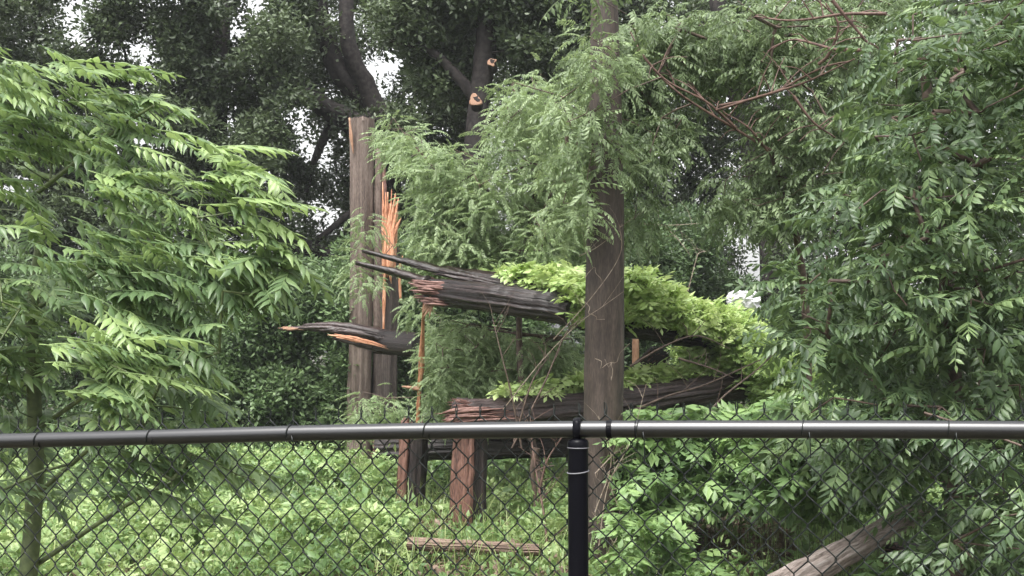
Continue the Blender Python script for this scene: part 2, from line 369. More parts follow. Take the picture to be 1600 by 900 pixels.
# ------------------------------------------------------------------ fence
FA = .24; FD = 3.3
def fence_px(px): return FD/(1+FA*(px-800)/F)
def rail_y(px):
    return float(np.interp(px, [-300, 0, 200, 450, 650, 903, 1100, 1400, 1900], [694, 689, 684, 677, 673.5, 670.5, 670.5, 671, 674]))
def fence_pt(u):                 # u metres along the fence from the post; returns centre of the rail there
    # line in plan: x = xn*Z, Z = FD - FA*x
    xp = (903-800)/F*fence_px(903); cs = 1/math.sqrt(1+FA*FA)
    x = xp+u*cs; Z = FD-FA*x; px = 800+F*x/Z
    return P(px, rail_y(px), Z)
def build_fence():
    fp = fence_pt(0); root = thing('chain_link_fence', 'black vinyl chain link fence with round top rail and one post, across the foreground', 'fence', (fp.x, fp.y, 0))
    U0, U1 = -2.9, 2.1
    nrm = Vector((-FA, -1, 0)).normalized()     # towards the camera
    along = Vector((1, -FA, 0)).normalized()
    # rails: two lengths meeting at the seam right of the post
    for a, b_, r in ((U0, .088, .0236), (.090, U1, .0242)):
        mb = MB(); us = np.linspace(a, b_, 26); tube(mb, [fence_pt(u) for u in us], r, 20); mb.build('top_rail', M['vinylrail'], root)
    mb = MB(); tube(mb, [fence_pt(.083), fence_pt(.098)], .0258, 20); mb.build('rail_sleeve', M['vinyl'], root)
    mb = MB(); tube(mb, [fence_pt(.163), fence_pt(.1665)], .0252, 20); mb.build('rail_seam', M['vinyl'], root)
    # post
    top = fp - Vector((0, 0, .028)); post = MB()
    tube(post, [Vector((fp.x, fp.y, -.1)), Vector((fp.x, fp.y, .7)), top - Vector((0, 0, .016))], .0285, 28); po = post.build('post', M['vinyl'], root)
    cap = MB(); tube(cap, [top-Vector((0, 0, .022)), top-Vector((0, 0, .010)), top-Vector((0, 0, .002)), top+Vector((0, 0, .003))], [.0302, .0302, .027, .014], 28); cp = cap.build('post_cap', M['vinyl'], root)
    # loop round the rail: a flat ring
    lp = MB(); R0 = .0295; hw = .0105
    ring = []; n = 28
    V = []; T = []
    for j in range(n):
        a = 2*math.pi*j/n
        for du, rr in ((-hw, R0), (hw, R0), (hw, R0-.004), (-hw, R0-.004)):
            V.append(tuple(fp+along*du+(nrm*math.cos(a)+Vector((0, 0, 1))*math.sin(a))*rr*(1.12 if math.sin(a) > .5 else 1)))
    for j in range(n):
        for k in range(4):
            a0 = j*4+k; a1 = j*4+(k+1) % 4; b0 = ((j+1) % n)*4+k; b1 = ((j+1) % n)*4+(k+1) % 4
            T += [(a0, a1, b1), (a0, b1, b0)]
    lp.add(V, T); lp.build('rail_loop', M['vinyl'], root)
    # bands on the post
    for dz, mt, r in ((-.119, M['wire'], .0018),):
        mb = MB(); c = Vector((fp.x, fp.y, fp.z+dz)); th = np.linspace(0, 2*math.pi, 25)
        tube(mb, [c+Vector((math.cos(a)*.0305, math.sin(a)*.0305, .004*math.sin(a+1))) for a in th], r, 6, caps=False); mb.build('tie_wire', mt, po)
    mb = MB(); th = np.linspace(0, 2*math.pi, 25); c = top-Vector((0, 0, .024))
    tube(mb, [c+Vector((math.cos(a)*.0303, math.sin(a)*.0303, 0)) for a in th], .0013, 6, caps=False); mb.build('cap_rim', M['wire'], cp)
    # rail ties
    xp = (903-800)/F*fence_px(903)
    for px, tail in ((235, 0), (452, .01), (665, 0), (996, .07), (1253, .05), (60, 0), (1480, .03)):
        d = fence_px(px); x = (px-800)/F*d; u = (x-xp)*math.sqrt(1+FA*FA); c = fence_pt(u); mb = MB(); pts = []
        for a in np.linspace(-.6, 2*math.pi-.2, 22):
            pts.append(c+(nrm*math.cos(a)+Vector((0, 0, 1))*math.sin(a))*.0262+along*(.003*a))
        if tail: pts += [pts[-1]+Vector((.004, .006, -.02)), pts[-1]+Vector((.006, .01, -.02-tail))]
        tube(mb, pts, .0017, 6); mb.build('tie_wire', M['mesh'], root)
    # woven wire: each strand zigzags between two columns and hooks its neighbours
    W = .0735; H = .088; off = -nrm*.031
    k0, k1 = int(U0/(W/2)), int(U1/(W/2)); wmb = MB(); rows = 33
    for k in range(k0, k1):
        side = k % 2; pts = []
        jx = random.uniform(-.0015, .0015)
        for j in range(rows):
            hi = (j+k) % 2; u = (k+hi)*W/2+jx; zt = .044-(j*H/2)
            c = fence_pt(u)+off
            wob = random.uniform(-.0016, .0016)
            dep = (.0022 if hi else -.0022)
            base = c+Vector((0, 0, zt+wob))
            du = (.0012 if hi else -.0012)
            # flat-topped bend so that neighbours interlock
            pts.append(base+along*(du)+Vector((0, 0, .0035))+nrm*dep); pts.append(base+along*(du)+Vector((0, 0, -.0035))-nrm*dep*.6)
        if k % 2 == 0 or True:
            hi0 = (0+k) % 2
            # twisted barb above the top knuckle
            t0 = pts[0]
            sgn = 1 if hi0 else -1
            a = [t0+Vector((0, 0, .024+random.uniform(-.003, .004)))+along*(sgn*-.002+random.uniform(-.004, .004))+nrm*random.uniform(-.004, .004),
                 t0+Vector((0, 0, .012))+along*(sgn*.0022)-nrm*.002]
            pts = ([a[0]] + [a[1]] + pts) if True else pts
        tube(wmb, pts, [.0014, .0016]+[.0022]*(len(pts)-2), 6)
    wmb.build('woven_wire', M['mesh'], root)
build_fence()

# ------------------------------------------------------------------ poles, stumps and logs
def slivers(mb, base, axis, R, n, l0, l1, w=.012, rs=random, spread=.15, up=Vector((0, 0, 1)), ring=False, arc=None):
    ax = Vector(axis).normalized(); q = ax.to_track_quat('Z', 'Y')
    for _ in range(n):
        a = rs.uniform(*(arc or (0, 2*math.pi))); r = R*(rs.uniform(.78, .97) if ring else math.sqrt(rs.uniform(0, .9)))
        off = q @ Vector((math.cos(a)*r, math.sin(a)*r, 0)); L = rs.uniform(l0, l1)
        d = (ax+(q @ Vector((math.cos(a), math.sin(a), 0)))*rs.uniform(-spread*.3, spread)).normalized()
        p0 = Vector(base)+off-ax*.05; w_ = w*rs.uniform(.5, 1.6)
        tube(mb, [p0, p0+d*L*.55, p0+d*L*.85+off*.05, p0+d*L], [w_, w_*.8, w_*.45, w_*.08], 4, rough=.4, seed=rs.uniform(0, 50))
def shard(mb, pts, widths, thick, normal=Vector((0, 0, 1)), n=14, seed=0):
    """long split slab: rectangular section of uneven width."""
    c = spline(pts, n); ws = np.interp(np.linspace(0, 1, n), np.linspace(0, 1, len(widths)), widths)
    tg = np.gradient(c, axis=0); tg /= np.linalg.norm(tg, axis=1)[:, None]
    N = np.array(normal, float); V = []; Gr = []; s = 0
    for i in range(n):
        side = np.cross(tg[i], N); side /= np.linalg.norm(side); nn = np.cross(side, tg[i])
        if i: s += np.linalg.norm(c[i]-c[i-1])
        j = noise.noise(Vector((s*7, seed, 0)))*.3+noise.noise(Vector((s*23, seed, 7)))*.25; j2 = noise.noise(Vector((s*9, seed+9, 3)))*.3+noise.noise(Vector((s*27, seed, 17)))*.25
        w1 = ws[i]*(1+j); w2 = ws[i]*(1+j2); th = thick*(.4+.6*min(1, ws[i]/max(widths)))*(1+j)
        for a, b_ in ((-w1/2, th/2), (0, th*.7), (w2/2, th/2), (w2/2, -th/2), (0, -th*.3), (-w1/2, -th/2)):
            V.append(c[i]+side*a+nn*b_); Gr.append((a*3+seed, b_*3, s))
    T = []
    for i in range(n-1):
        for k in range(6):
            a0 = i*6+k; a1 = i*6+(k+1) % 6; T += [(a0, a1, a1+6), (a0, a1+6, a0+6)]
    for k in range(1, 5): T.append((0, k+1, k)); e = (n-1)*6; T.append((e, e+k, e+k+1))
    mb.add(V, T, Gr)

def strips(mb, path, n, w, jit, rs, seed=0, a_=(0, .45), b0_=(.6, 1.05)):
    for k in range(n):
        o = [Vector((rs.uniform(-jit, jit), rs.uniform(-jit, 0), rs.uniform(-jit, jit))) for _ in path]
        m_ = (o[0]+o[-1])/2; a, b_ = rs.uniform(*a_), rs.uniform(*b0_); c = spline([Vector(p)+m_*.6+q*.4 for p, q in zip(path, o)], 21)
        i0, i1 = int(a*20), min(20, max(int(a*20)+5, int(b_*20))); ww = w*rs.uniform(.4, 1.3)
        shard(mb, [c[i0], c[(i0+i1)//2], c[i1]], [ww*.2, ww, ww*.9, ww*.1], ww*.6, Vector((rs.uniform(-.9, .9), -1, rs.uniform(-.3, .3))), n=10, seed=seed+k*3)

# tall pole standing in front of the logs
b0 = G(938, 8.5); root = thing('wooden_pole', 'tall round brown wooden pole rising out of frame just behind the fence post', 'pole', b0)
mb = MB(); pts = spline([Vector((b0.x, b0.y, -.15)), P(943, 620, 8.5), P(946, 330, 8.5), P(945, 60, 8.55), P(940, -260, 8.6)], 60)
tube(mb, pts, np.interp(np.linspace(0, 1, 60), [0, .35, .62, 1], [.145, .148, .124, .072]), 48, rough=.04, ridge=.03, seed=3, groove=.012)
mb.build('shaft', M['pole'], root)
# dead tendrils that climb it
for k in range(9):
    mb = MB()
    y0 = random.uniform(350, 860); x0 = random.choice([914, 918, 972, 976, 930, 955]); d = 8.30
    pts = [P(x0, y0, d)]; 
    for s in range(6):
        q = pts[-1]+Vector((random.uniform(-.02, .07)*(1 if x0 < 945 else -1), random.uniform(-.01, .01), random.uniform(-.05, .07))); pts.append(q)
    tube(mb, spline(pts, 14), np.linspace(.0026, .0012, 14), 5); mb.build('dead_tendril', M['palestem'], root)

# snapped double pole far left: a tall grey half and a lower splintered half
def split_pole():
    d = 15.0; b_ = G(563, d); root = thing('split_pole', 'tall grey snapped pole with flat torn top, left of the orange splinters', 'pole', b_)
    mb = MB(); pts = spline([Vector((b_.x-.03, b_.y, -.2)), P(562, 600, d), P(565, 400, d), P(566, 186, d)], 40)
    tube(mb, pts, .158, 48, rough=.04, ridge=.2, seed=8, groove=.06); mb.build('shaft', M['polegray'], root)
    mb = MB(); e = Vector(pts[-1]); slivers(mb, e, (0, 0, 1), .14, 70, .02, .07, .02, spread=.02, ring=False); mb.build('torn_top', M['polegray'], root)
    mb = MB(); shard(mb, [P(552, 240, d-.15), P(549, 215, d-.15), P(546, 184, d-.13)], [.01, .045, .02], .02, Vector((0, -1, 0)), seed=2); mb.build('loose_sliver', M['tan'], root)
split_pole()
def splinter_pole():
    d = 15.1; b_ = G(603, d); root = thing('splintered_pole', 'broken pole with bright orange splinters, beside the tall grey snapped pole', 'pole', b_)
    mb = MB(); pts = spline([Vector((b_.x-.02, b_.y, -.2)), P(602, 560, d), P(604, 470, d), P(604, 385, d)], 30)
    tube(mb, pts, .17, 48, rough=.05, ridge=.22, seed=5, groove=.07); mb.build('shaft', M['poledark'], root)
    mb = MB()
    shard(mb, [P(590, 520, d-.1), P(592, 380, d-.12), P(591, 232, d-.1)], [.13, .12, .08], .06, Vector((0, -1, 0)), n=24, seed=4)
    mb.build('tall_slab', M['polegray'], root)
    mb = MB()
    shard(mb, [P(604, 420, d-.15), P(601, 330, d-.15), P(600, 235, d-.12)], [.05, .07, .03], .03, Vector((0, -1, 0)), n=24, seed=14)
    mb.build('red_slab', M['pinkwood'], root)
    mb = MB(); rs = random.Random(4)
    for x0, x1, y1, w_ in ((603, 598, 285, .05), (605, 606, 300, .05), (607, 612, 296, .045), (610, 618, 302, .07), (606, 603, 320, .06), (612, 622, 330, .05), (601, 599, 310, .05), (608, 609, 318, .08), (614, 620, 345, .05)):
        shard(mb, [P(x0, 430, d-.18), P((x0+x1)/2, 370, d-.2), P(x1, y1, d-.18-rs.uniform(0, .08))], [w_*1.2, w_*1.1, w_*.15], .03, Vector((rs.uniform(-.4, .4), -1, 0)), n=12, seed=x1)
    strips(mb, [P(606, 440, d-.2), P(607, 400, d-.22), P(609, 345, d-.2)], 22, .05, .08, rs)
    for x1, y1 in ((603, 300), (611, 318), (617, 303), (623, 308), (627, 340), (608, 332), (598, 322), (620, 330)): shard(mb, [P(606+(x1-610)*.2, 420, d-.2), P(606+(x1-610)*.5, 370, d-.25), P(x1, y1, d-.27)], [.04, .06, .05, .006], .03, Vector((rs.uniform(-.6, .6), -1, 0)), n=12, seed=y1)
    mb.build('orange_splinter', M['orange'], root)
    mb = MB()
    shard(mb, [P(599, 540, d-.19), P(600, 470, d-.19), P(602, 415, d-.19)], [.01, .045, .03], .02, Vector((0, -1, 0)), n=14, seed=33)
    shard(mb, [P(626, 470, d-.17), P(624, 425, d-.2), P(629, 400, d-.2)], [.03, .04, .01], .02, Vector((0, -1, 0)), n=14, seed=35)
    mb.build('orange_strip', M['orange'], root)
splinter_pole()

def stump(name, label, px0, px1, top_y, base_y, mat, mat2, seed, front=.6):
    d = 1.6*F/(base_y-550)+.15; cx = (px0+px1)/2; b_ = G(cx, d); r = (px1-px0)/F*d/2
    root = thing(name, label, 'stump', b_)
    t_ = P(cx+6, top_y, d); mb = MB(); pts = spline([Vector((b_.x, b_.y, -.15)), b_*0.5+t_*0.5, t_], 24)
    tube(mb, pts, np.linspace(r*1.06, r, 24), 48, groove=.06, ridge=.3, rough=.08, seed=seed, prof=lambda th, s: 1-.10*abs(math.sin(3*th+seed))); mb.build('shaft', mat2, root)
    # the torn reddish face towards the fence
    mb = MB(); 
    for k in range(5):
        a = -math.pi/2-.95+k*.2*front/.6; q0 = Vector((math.cos(a)*r*.99, math.sin(a)*r*.99, 0))
        shard(mb, [Vector((b_.x, b_.y, -.05))+q0, (b_+t_)/2+q0*1.03, t_+q0+Vector((0, 0, random.uniform(-.05, .06)))], [r*.5, r*.48, r*.36], .05, Vector((math.cos(a), math.sin(a), 0)), n=16, seed=seed+k*7)
    mb.build('torn_face', mat, root)
    mb = MB(); slivers(mb, t_, (0, 0, 1), r*.9, 34, .02, .13, .009, spread=.1); mb.build('splintered_top', M['pinkwood'], root)
    return root, t_, d
stump('tree_stump', 'thick reddish brown split stump under the lower log, nearest the fence post', 705, 757, 652, 838, M['stump'], M['stumpdark'], 3, .75)
stump('tree_stump', 'narrow dark stump with a reddish stripe, left of the thick reddish stump', 622, 664, 662, 803, M['stump'], M['stumpdark'], 9, .3)

def log(name, label, A, B, rA, rB, mat, ends=(1, 0), seed=0, endmat=None, n=64, mid=None, ridge=.16, cat='log'):
    c = (Vector(A)+Vector(B))/2; root = thing(name, label, cat, c)
    mb = MB(); pts = spline([A, mid, B] if mid else [A, B], n)
    rr_ = np.linspace(rA, rB, n); rr_[-1] *= .93; rr_[0] *= .93
    tube(mb, pts+np.array([[noise.noise(Vector((q*.23, seed, k_)))*rA*.12 for k_ in (0, 5, 9)] for q in range(n)]), rr_, 72, rough=.05, ridge=ridge, seed=seed, groove=.075); mb.build('log_body', mat, root)
    ax = (Vector(pts[-1])-Vector(pts[-3])).normalized(); ax0 = (Vector(pts[0])-Vector(pts[2])).normalized()
    for e, pt_, a_, r in ((ends[0], A, ax0, rA), (ends[1], B, ax, rB)):
        if e:
            mb = MB(); slivers(mb, pt_, a_, r*.97, int(130*e), .03, .13*e+.03, r*.055, spread=.3); mb.build('splintered_end', endmat or M['pinkwood'], root)
    return root
# upper broken log
U = log('broken_log', 'dark wet log with torn reddish left end, hanging above the others left of the pole', P(674, 456, 10.6), P(890, 486, 9.7), .125, .13, M['log'], (1.3, 0), 21, ridge=.26, mid=P(770, 468, 10.1))
mb = MB()
shard(mb, [P(566, 392, 10.9), P(640, 410, 10.75), P(760, 440, 10.4), P(872, 466, 10.0)], [.02, .08, .13, .12], .05, Vector((0, -.5, 1)), n=60, seed=3)
strips(mb, [P(640, 415, 10.7), P(760, 440, 10.35), P(880, 470, 9.85)], 8, .035, .05, random.Random(8))
shard(mb, [P(556, 411, 10.8), P(620, 426, 10.7), P(668, 440, 10.55)], [.02, .07, .1], .06, Vector((0, -.5, 1)), n=18, seed=6)
shard(mb, [P(690, 420, 10.7), P(790, 440, 10.3), P(880, 470, 9.9)], [.05, .14, .12], .06, Vector((0, -.9, .6)), n=22, seed=16)
mb.build('split_slab', M['log'], U)
mb = MB()
for x1, y1 in ((662, 500), (671, 492), (660, 486)):
    for q_ in range(3): shard(mb, [P(680+q_*3, 455+q_*4, 10.48), P((680+x1)/2-3+q_, (458+y1)/2+q_*3, 10.45), P(x1+random.uniform(-5, 5), y1+random.uniform(-9, 6), 10.45)], [.016, .02, .004], .008, Vector((random.uniform(-.8, .8), -1, .2)), n=8, seed=x1+q_)
mb.build('pale_splinter', M['tan'], U)
mb = MB(); strips(mb, [P(650, 449, 10.5), P(700, 451, 10.42), P(800, 462, 10.2)], 60, .02, .085, random.Random(3), a_=(.02, .2), b0_=(.25, .8))
strips(mb, [P(662, 470, 10.45), P(700, 474, 10.4), P(760, 482, 10.28)], 26, .018, .05, random.Random(5), a_=(.0, .2), b0_=(.25, .7)); mb.build('torn_fibre', M['pinkwood'], U)
# its continuation behind the pole, sloping down to the right
log('broken_log', 'dark log sloping down to the right beneath the bright vine, right of the pole', P(905, 500, 10.6), P(1112, 538, 11.6), .085, .07, M['log'], (0, 1), 31)
# cantilevered plank end at left
W_ = thing('split_log', 'dark broken log lying across the snapped poles, with a long flat slab pointing left', 'log', P(600, 540, 14.3))
mb = MB(); tube(mb, spline([P(588, 534, 14.4), P(620, 536, 14.2), P(656, 539, 14.0)], 18), .15, 24, rough=.1, ridge=.2, seed=41); mb.build('log_body', M['log'], W_)
mb = MB(); shard(mb, [P(438, 514, 14.4), P(500, 513, 14.35), P(570, 522, 14.3), P(622, 530, 14.2)], [.03, .11, .17, .16], .06, Vector((0, -.6, 1)), n=60, seed=5)
strips(mb, [P(470, 511, 14.35), P(540, 516, 14.3), P(620, 530, 14.15)], 14, .05, .05, random.Random(9))
shard(mb, [P(474, 508, 14.5), P(530, 507, 14.4), P(600, 520, 14.3)], [.03, .1, .14], .05, Vector((0, -.4, 1)), n=20, seed=15)
shard(mb, [P(520, 528, 14.4), P(560, 534, 14.3), P(600, 545, 14.3)], [.04, .12, .14], .06, Vector((0, -1, .3)), n=16, seed=25); mb.build('split_slab', M['loggray'], W_)
mb = MB(); rs_ = random.Random(12); strips(mb, [P(515, 521, 14.24), P(562, 531, 14.2), P(605, 543, 14.1)], 26, .02, .04, rs_, a_=(0, .6), b0_=(.45, 1.05)); mb.build('orange_splinter', M['orange'], W_)
mb = MB(); strips(mb, [P(436, 515, 14.43), P(448, 514, 14.38), P(475, 514, 14.33)], 9, .03, .025, rs_); mb.build('pale_tip', M['tan'], W_)
# orange strip dangling from the upper log's torn end to the narrow stump
S_ = thing('dangling_splinter', 'long upright orange strip of torn wood above the narrow stump', 'wood splinter', P(658, 650, 11.3))
mb = MB(); strips(mb, [P(652, 668, 11.3), P(656, 600, 11.2), P(660, 535, 11.0), P(663, 455, 10.6)], 9, .035, .025, rs_)
shard(mb, [P(652, 668, 11.3), P(656, 600, 11.2), P(660, 535, 11.0), P(663, 455, 10.6)], [.03, .045, .03, .012], .014, Vector((0, -1, 0)), n=24, seed=2); mb.build('strip', M['orange'], S_)
mb = MB(); shard(mb, [P(628, 604, 11.2), P(645, 606, 11.2), P(658, 608, 11.2)], [.01, .035, .04], .02, Vector((0, -1, .5)), n=8, seed=8); mb.build('side_splinter', M['tan'], S_)
# lower log
L_ = log('fallen_log', 'long grey-brown log on the thick stump, passing behind the pole just above the rail', P(726, 650, 10.1), P(1160, 602, 11.4), .15, .13, M['loggray'], (1.2, 0), 51, mid=P(940, 632, 10.7), n=70)
mb = MB(); strips(mb, [P(694, 655, 10.0), P(745, 648, 9.93), P(860, 642, 9.95)], 60, .028, .09, rs_, a_=(.0, .25), b0_=(.3, .85)); mb.build('torn_slab', M['pinkwood'], L_)
mb = MB(); tube(mb, spline([P(708, 640, 10.15), P(722, 634, 10.1), P(748, 637, 10.1)], 12), [.02, .04, .06, .05, .07, .06, .05, .06, .05, .04, .03, .02], 9, rough=.8, ridge=.6, seed=3); mb.build('rotten_knot', M['stumpdark'], L_)
# log behind the rail
log('fallen_log', 'dark horizontal log just below the rail, passing behind the two stumps', P(590, 702, 12.3), P(900, 696, 11.6), .13, .125, M['log'], (.6, 0), 61)
# debris
log('log_stub', 'short black log stub poking up between the two logs right of the pole', P(990, 585, 11.9), P(1030, 558, 11.5), .09, .13, M['log'], (0, .5), 71, n=12)
log('fence_stub', 'small pale wooden post stub just right of the pole, under the vine', P(993, 585, 12.4), P(993, 527, 12.4), .035, .035, M['tan'], (0, .4), 75, n=8, cat='post')
g1 = G(640, 8.45); g2 = G(845, 8.25)
log('fallen_branch', 'thin brown branch lying in the weeds below the stumps', Vector((g1.x, g1.y, g1.z+.2)), Vector((g2.x, g2.y, g2.z+.16)), .05, .042, M['brownlog'], (.3, .3), 81, n=24, ridge=.1, cat='branch')
g1 = G(1080, 8.6); g2 = G(1215, 8.55)
log('fallen_branch', 'short brown branch piece among the undergrowth right of the pole', Vector((g1.x, g1.y, g1.z+.08)), Vector((g2.x, g2.y, g2.z+.09)), .045, .04, M['brownlog'], (.3, .3), 84, n=16, ridge=.1, cat='branch')
log('leaning_log', 'smooth pale grey log slanting up from the bottom right corner behind the mesh', P(1205, 925, 5.6), P(1440, 797, 6.3), .078, .066, M['paleLog'], (0, .4), 91, n=40, ridge=.08, mid=P(1330, 858, 5.95))
log('leaning_log', 'dark rotten log end under the pale grey slanting log', P(1395, 870, 7.2), P(1500, 862, 7.4), .09, .09, M['log'], (.6, 0), 95, n=16)

# white plastic bag on the vine heap
def bag():
    bm = bmesh.new(); bmesh.ops.create_icosphere(bm, subdivisions=4, radius=.145)
    for v in bm.verts:
        c_ = v.co.copy(); r_ = (1-abs(noise.noise(c_*11+Vector((3, 1, 2))))*2.2)*.22+(1-abs(noise.noise(c_*24))*2)*.1+.35*noise.noise(c_*5+Vector((8, 0, 1)))
        v.co *= .85+r_; v.co.z *= .8; v.co.x *= 1.1
        if v.co.z < -.05: v.co.x *= 1.25; v.co.z *= 1.3
    me = bpy.data.meshes.new('plastic_bag'); bm.to_mesh(me); bm.free()
    o = link('plastic_bag', me, M['bag']); o.location = P(1162, 470, 12.4)
    tag(o, 'crumpled white plastic bag caught on top of the bright vine heap', 'plastic bag')
bag()

# ------------------------------------------------------------------ vegetation templates
T_oak = [rosette(7, .095, .052, .1) for _ in range(5)]
T_shrub = [rosette(7, .085, .046, .1) for _ in range(5)]
T_feather = [frond(.2, 9, .04, .0145, droop=d_, hang=.25, angle=55, stem=.002, fold=.15) for d_ in (.5, .8, 1.2, .9)]
T_left = [frond(L_f, n_, .1, .036, droop=d_, hang=h_, angle=52, fine='long') for d_, n_, h_, L_f in ((.2, 8, .2, .38), (.5, 7, .3, .34), (.75, 9, .25, .4), (1.0, 7, .4, .34), (.35, 6, .15, .28))]
T_right = [frond(.30, n_, .088, .035, droop=d_, hang=h_, angle=58, fine=True) for d_, n_, h_ in ((.4, 5, .35), (.7, 6, .5), (1.1, 5, .7), (.6, 4, .3), (.9, 6, .45))]
T_hang = [frond(.22, 5, .062, .024, droop=d_, hang=.55, angle=55, stem=.003) for d_ in (.5, .9, 1.3)]
T_vine = [frond(.17, 3, .1, .05, droop=d_, hang=.1, angle=62, stem=.0025) for d_ in (.3, .6, .9)]
T_weed = [rosette(9, l_, l_*.55, .08, up=.7) for l_ in (.035, .045, .055, .07)]+[frond(.18, 3, .075, .036, droop=.8, hang=.1, angle=60, stem=.002) for _ in range(2)]

GAPS = [(232, 95, 24, 30), (205, 150, 14, 16), (462, 190, 24, 30), (475, 235, 26, 30), (500, 250, 26, 35), (585, 115, 22, 35), (615, 100, 26, 45), (600, 150, 24, 22), (505, 205, 14, 16),
        (515, 345, 26, 28), (495, 320, 16, 20), (640, 20, 12, 14), (640, 150, 14, 14), (1140, 160, 16, 26), (1165, 185, 18, 14), (1190, 375, 18, 22), (1172, 410, 14, 16), (1230, 85, 16, 12), (1010, 205, 8, 10), (930, 8, 6, 10), (285, 120, 10, 16), (120, 70, 22, 16), (60, 160, 14, 20), (1500, 60, 20, 20), (1560, 160, 26, 22)]
def gap_keep(pos, keep=.22):
    px, py, d = project(pos); k = np.ones(len(pos), bool)
    wob = 1+.35*np.sin(px*.21+py*.13)+.25*np.sin(px*.09-py*.31)
    for gx, gy, a, b_ in GAPS:
        q = ((px-gx)/a)**2*1.3+((py-gy)/b_)**2*1.3
        k &= ~((q < wob) & (RS.uniform(size=len(pos)) > keep))
    return k
def clumps(centers, n, R, flat=.7, shell=True):
    c = np.repeat(centers, n, 0); d = RS.normal(size=c.shape); d /= np.linalg.norm(d, axis=1)[:, None]
    r = RS.uniform(0, 1, (len(c), 1))**(.45)*R*RS.uniform(.8, 1.2, (len(centers), 1)).repeat(n, 0); d[:, 2] *= flat
    return c+d*r, np.repeat(np.arange(len(centers)), n)
def leafy(tm, pos, cid, tintc, tilt=(-.2, .5), scale=(.8, 1.2), roll=.5, jit=.3, az=None):
    n = len(pos)
    az = RS.uniform(0, 2*math.pi, n) if az is None else az
    return scatter(tm, pos, az, RS.uniform(*tilt, n), RS.normal(0, roll, n), RS.uniform(*scale, n), np.clip(tintc+RS.normal(0, .12, n), 0, 1), jit)

def oak(label, px, d, trunk_px, r0, poly, ncl, dr, nper=70, R=.5, sep=20, limbs=(), scars=()):
    b_ = G(px, d); root = thing('oak_tree', label, 'tree', b_)
    tp = [Vector((b_.x, b_.y, -.3))]+[P(x, y, dd) for x, y, dd in trunk_px]; k = 30; sp = spline(tp, k)
    mb = MB(); tube(mb, sp, np.linspace(r0, r0*.45, k), 16, rough=.15, ridge=.3, seed=px)
    nodes = list(sp)
    for L in limbs:
        q = spline([P(*a) for a in L[:-2]], 16); tube(mb, q, np.linspace(L[-2], L[-1], 16), 10, rough=.2, ridge=.3, seed=px+3); nodes += list(q)
    cen = sample_poly(poly, ncl, d+dr[0], d+dr[1], sep=sep)
    cen = cen[gap_keep(cen, .1)]
    skeleton(mb, nodes, r0, cen, r_tip=.012, sides=5, kink=.16, maxr=.12)
    mb.build('trunk', M['bark'], root)
    pos, cid = clumps(cen, nper, R); pos = pos[(k_ := gap_keep(pos))]; cid = cid[k_]
    for x, y, dd, r in scars:
        qx, qy, qd = project(pos); kk = ~(((qx-x)**2/26**2+(qy-y)**2/26**2 < 1) & (qd < dd+.4)); pos = pos[kk]; cid = cid[kk]
    tc_ = RS.uniform(.1, .95, len(cen))[cid]
    foliage('crown', [leafy(T_oak, pos, cid, tc_)], M['oak'], root)
    for x, y, dd, r in scars:
        c = P(x, y, dd); mb = MB(); ax = Vector((random.uniform(-.2, .2), -1, .1)).normalized()
        tube(mb, [c-ax*.3, c-ax*.1, c], [r*1.15, r*1.1, r], 18, rough=.15, seed=x); q = mb.build('cut_limb', M['bark'], root)
        mb = MB(); tube(mb, [c-ax*.01, c+ax*.012], [r*1.12, r*.98], 18, rough=.6, seed=x+1); q2 = mb.build('pale_ring', M['tan'], q)
        q2.location = Vector((0, 0, 0))
        mb = MB(); tube(mb, [c+Vector((r*.15, 0, r*.1)), c+ax*.018+Vector((r*.15, 0, r*.1))], [r*.62, r*.5], 12, rough=1.1, seed=x+2); q3 = mb.build('hollow', M['stumpdark'], q); q3.location = Vector((0, 0, 0))
    return root
oak('dark oak with dense rounded leaf lumps at upper left behind the bright leafy tree', 330, 19, [(325, 500, 19), (335, 300, 19), (345, 120, 19.3), (350, -120, 19.5)], .22,
    [(-60, -60), (470, -60), (470, 150), (455, 330), (400, 460), (-60, 470)], 190, (-1.2, 1.2), 110, .42, 17)
oak('dark oak with a heavy crooked limb arching left above the snapped poles', 640, 21, [(620, 480, 21), (610, 330, 21), (585, 190, 20.5), (520, 90, 20.2), (480, -80, 20.5)], .3,
    [(440, -60), (760, -60), (770, 120), (730, 330), (600, 440), (440, 430), (450, 260), (450, 60)], 170, (-1, 2.2), 85, .5, 15,
    limbs=[((605, 195, 20.3), (560, 195, 20), (505, 165, 19.8), (450, 130, 19.6), (400, 60, 19.6), .26, .12), ((600, 200, 20.3), (575, 140, 20.2), (545, 70, 20), (540, -30, 20), .2, .12), ((520, 190, 20), (495, 240, 20), (478, 300, 20), .1, .04),
           ((620, 430, 20.5), (540, 410, 20.2), (470, 385, 20), (440, 390, 20), .2, .14), ((600, 300, 20.6), (545, 335, 20.2), (490, 380, 20), .08, .05)])
oak('dark oak with two pale sawn limb scars on its trunk, behind the feathery tree', 745, 17.5, [(744, 450, 17.5), (742, 300, 17.5), (748, 170, 17.4), (760, 60, 17.4), (770, -80, 17.5)], .26,
    [(600, -60), (930, -60), (930, 100), (860, 130), (800, 60), (740, 90), (690, 150), (610, 70)], 75, (-.6, 1.2), 90, .42, 18,
    limbs=[((746, 160, 17.4), (715, 120, 17.3), (670, 78, 17.3), (610, 62, 17.4), .1, .05), ((752, 230, 17.3), (770, 180, 17.2), (810, 150, 17.2), .08, .04)],
    scars=[(743, 156, 16.7, .08), (768, 97, 16.75, .06)])
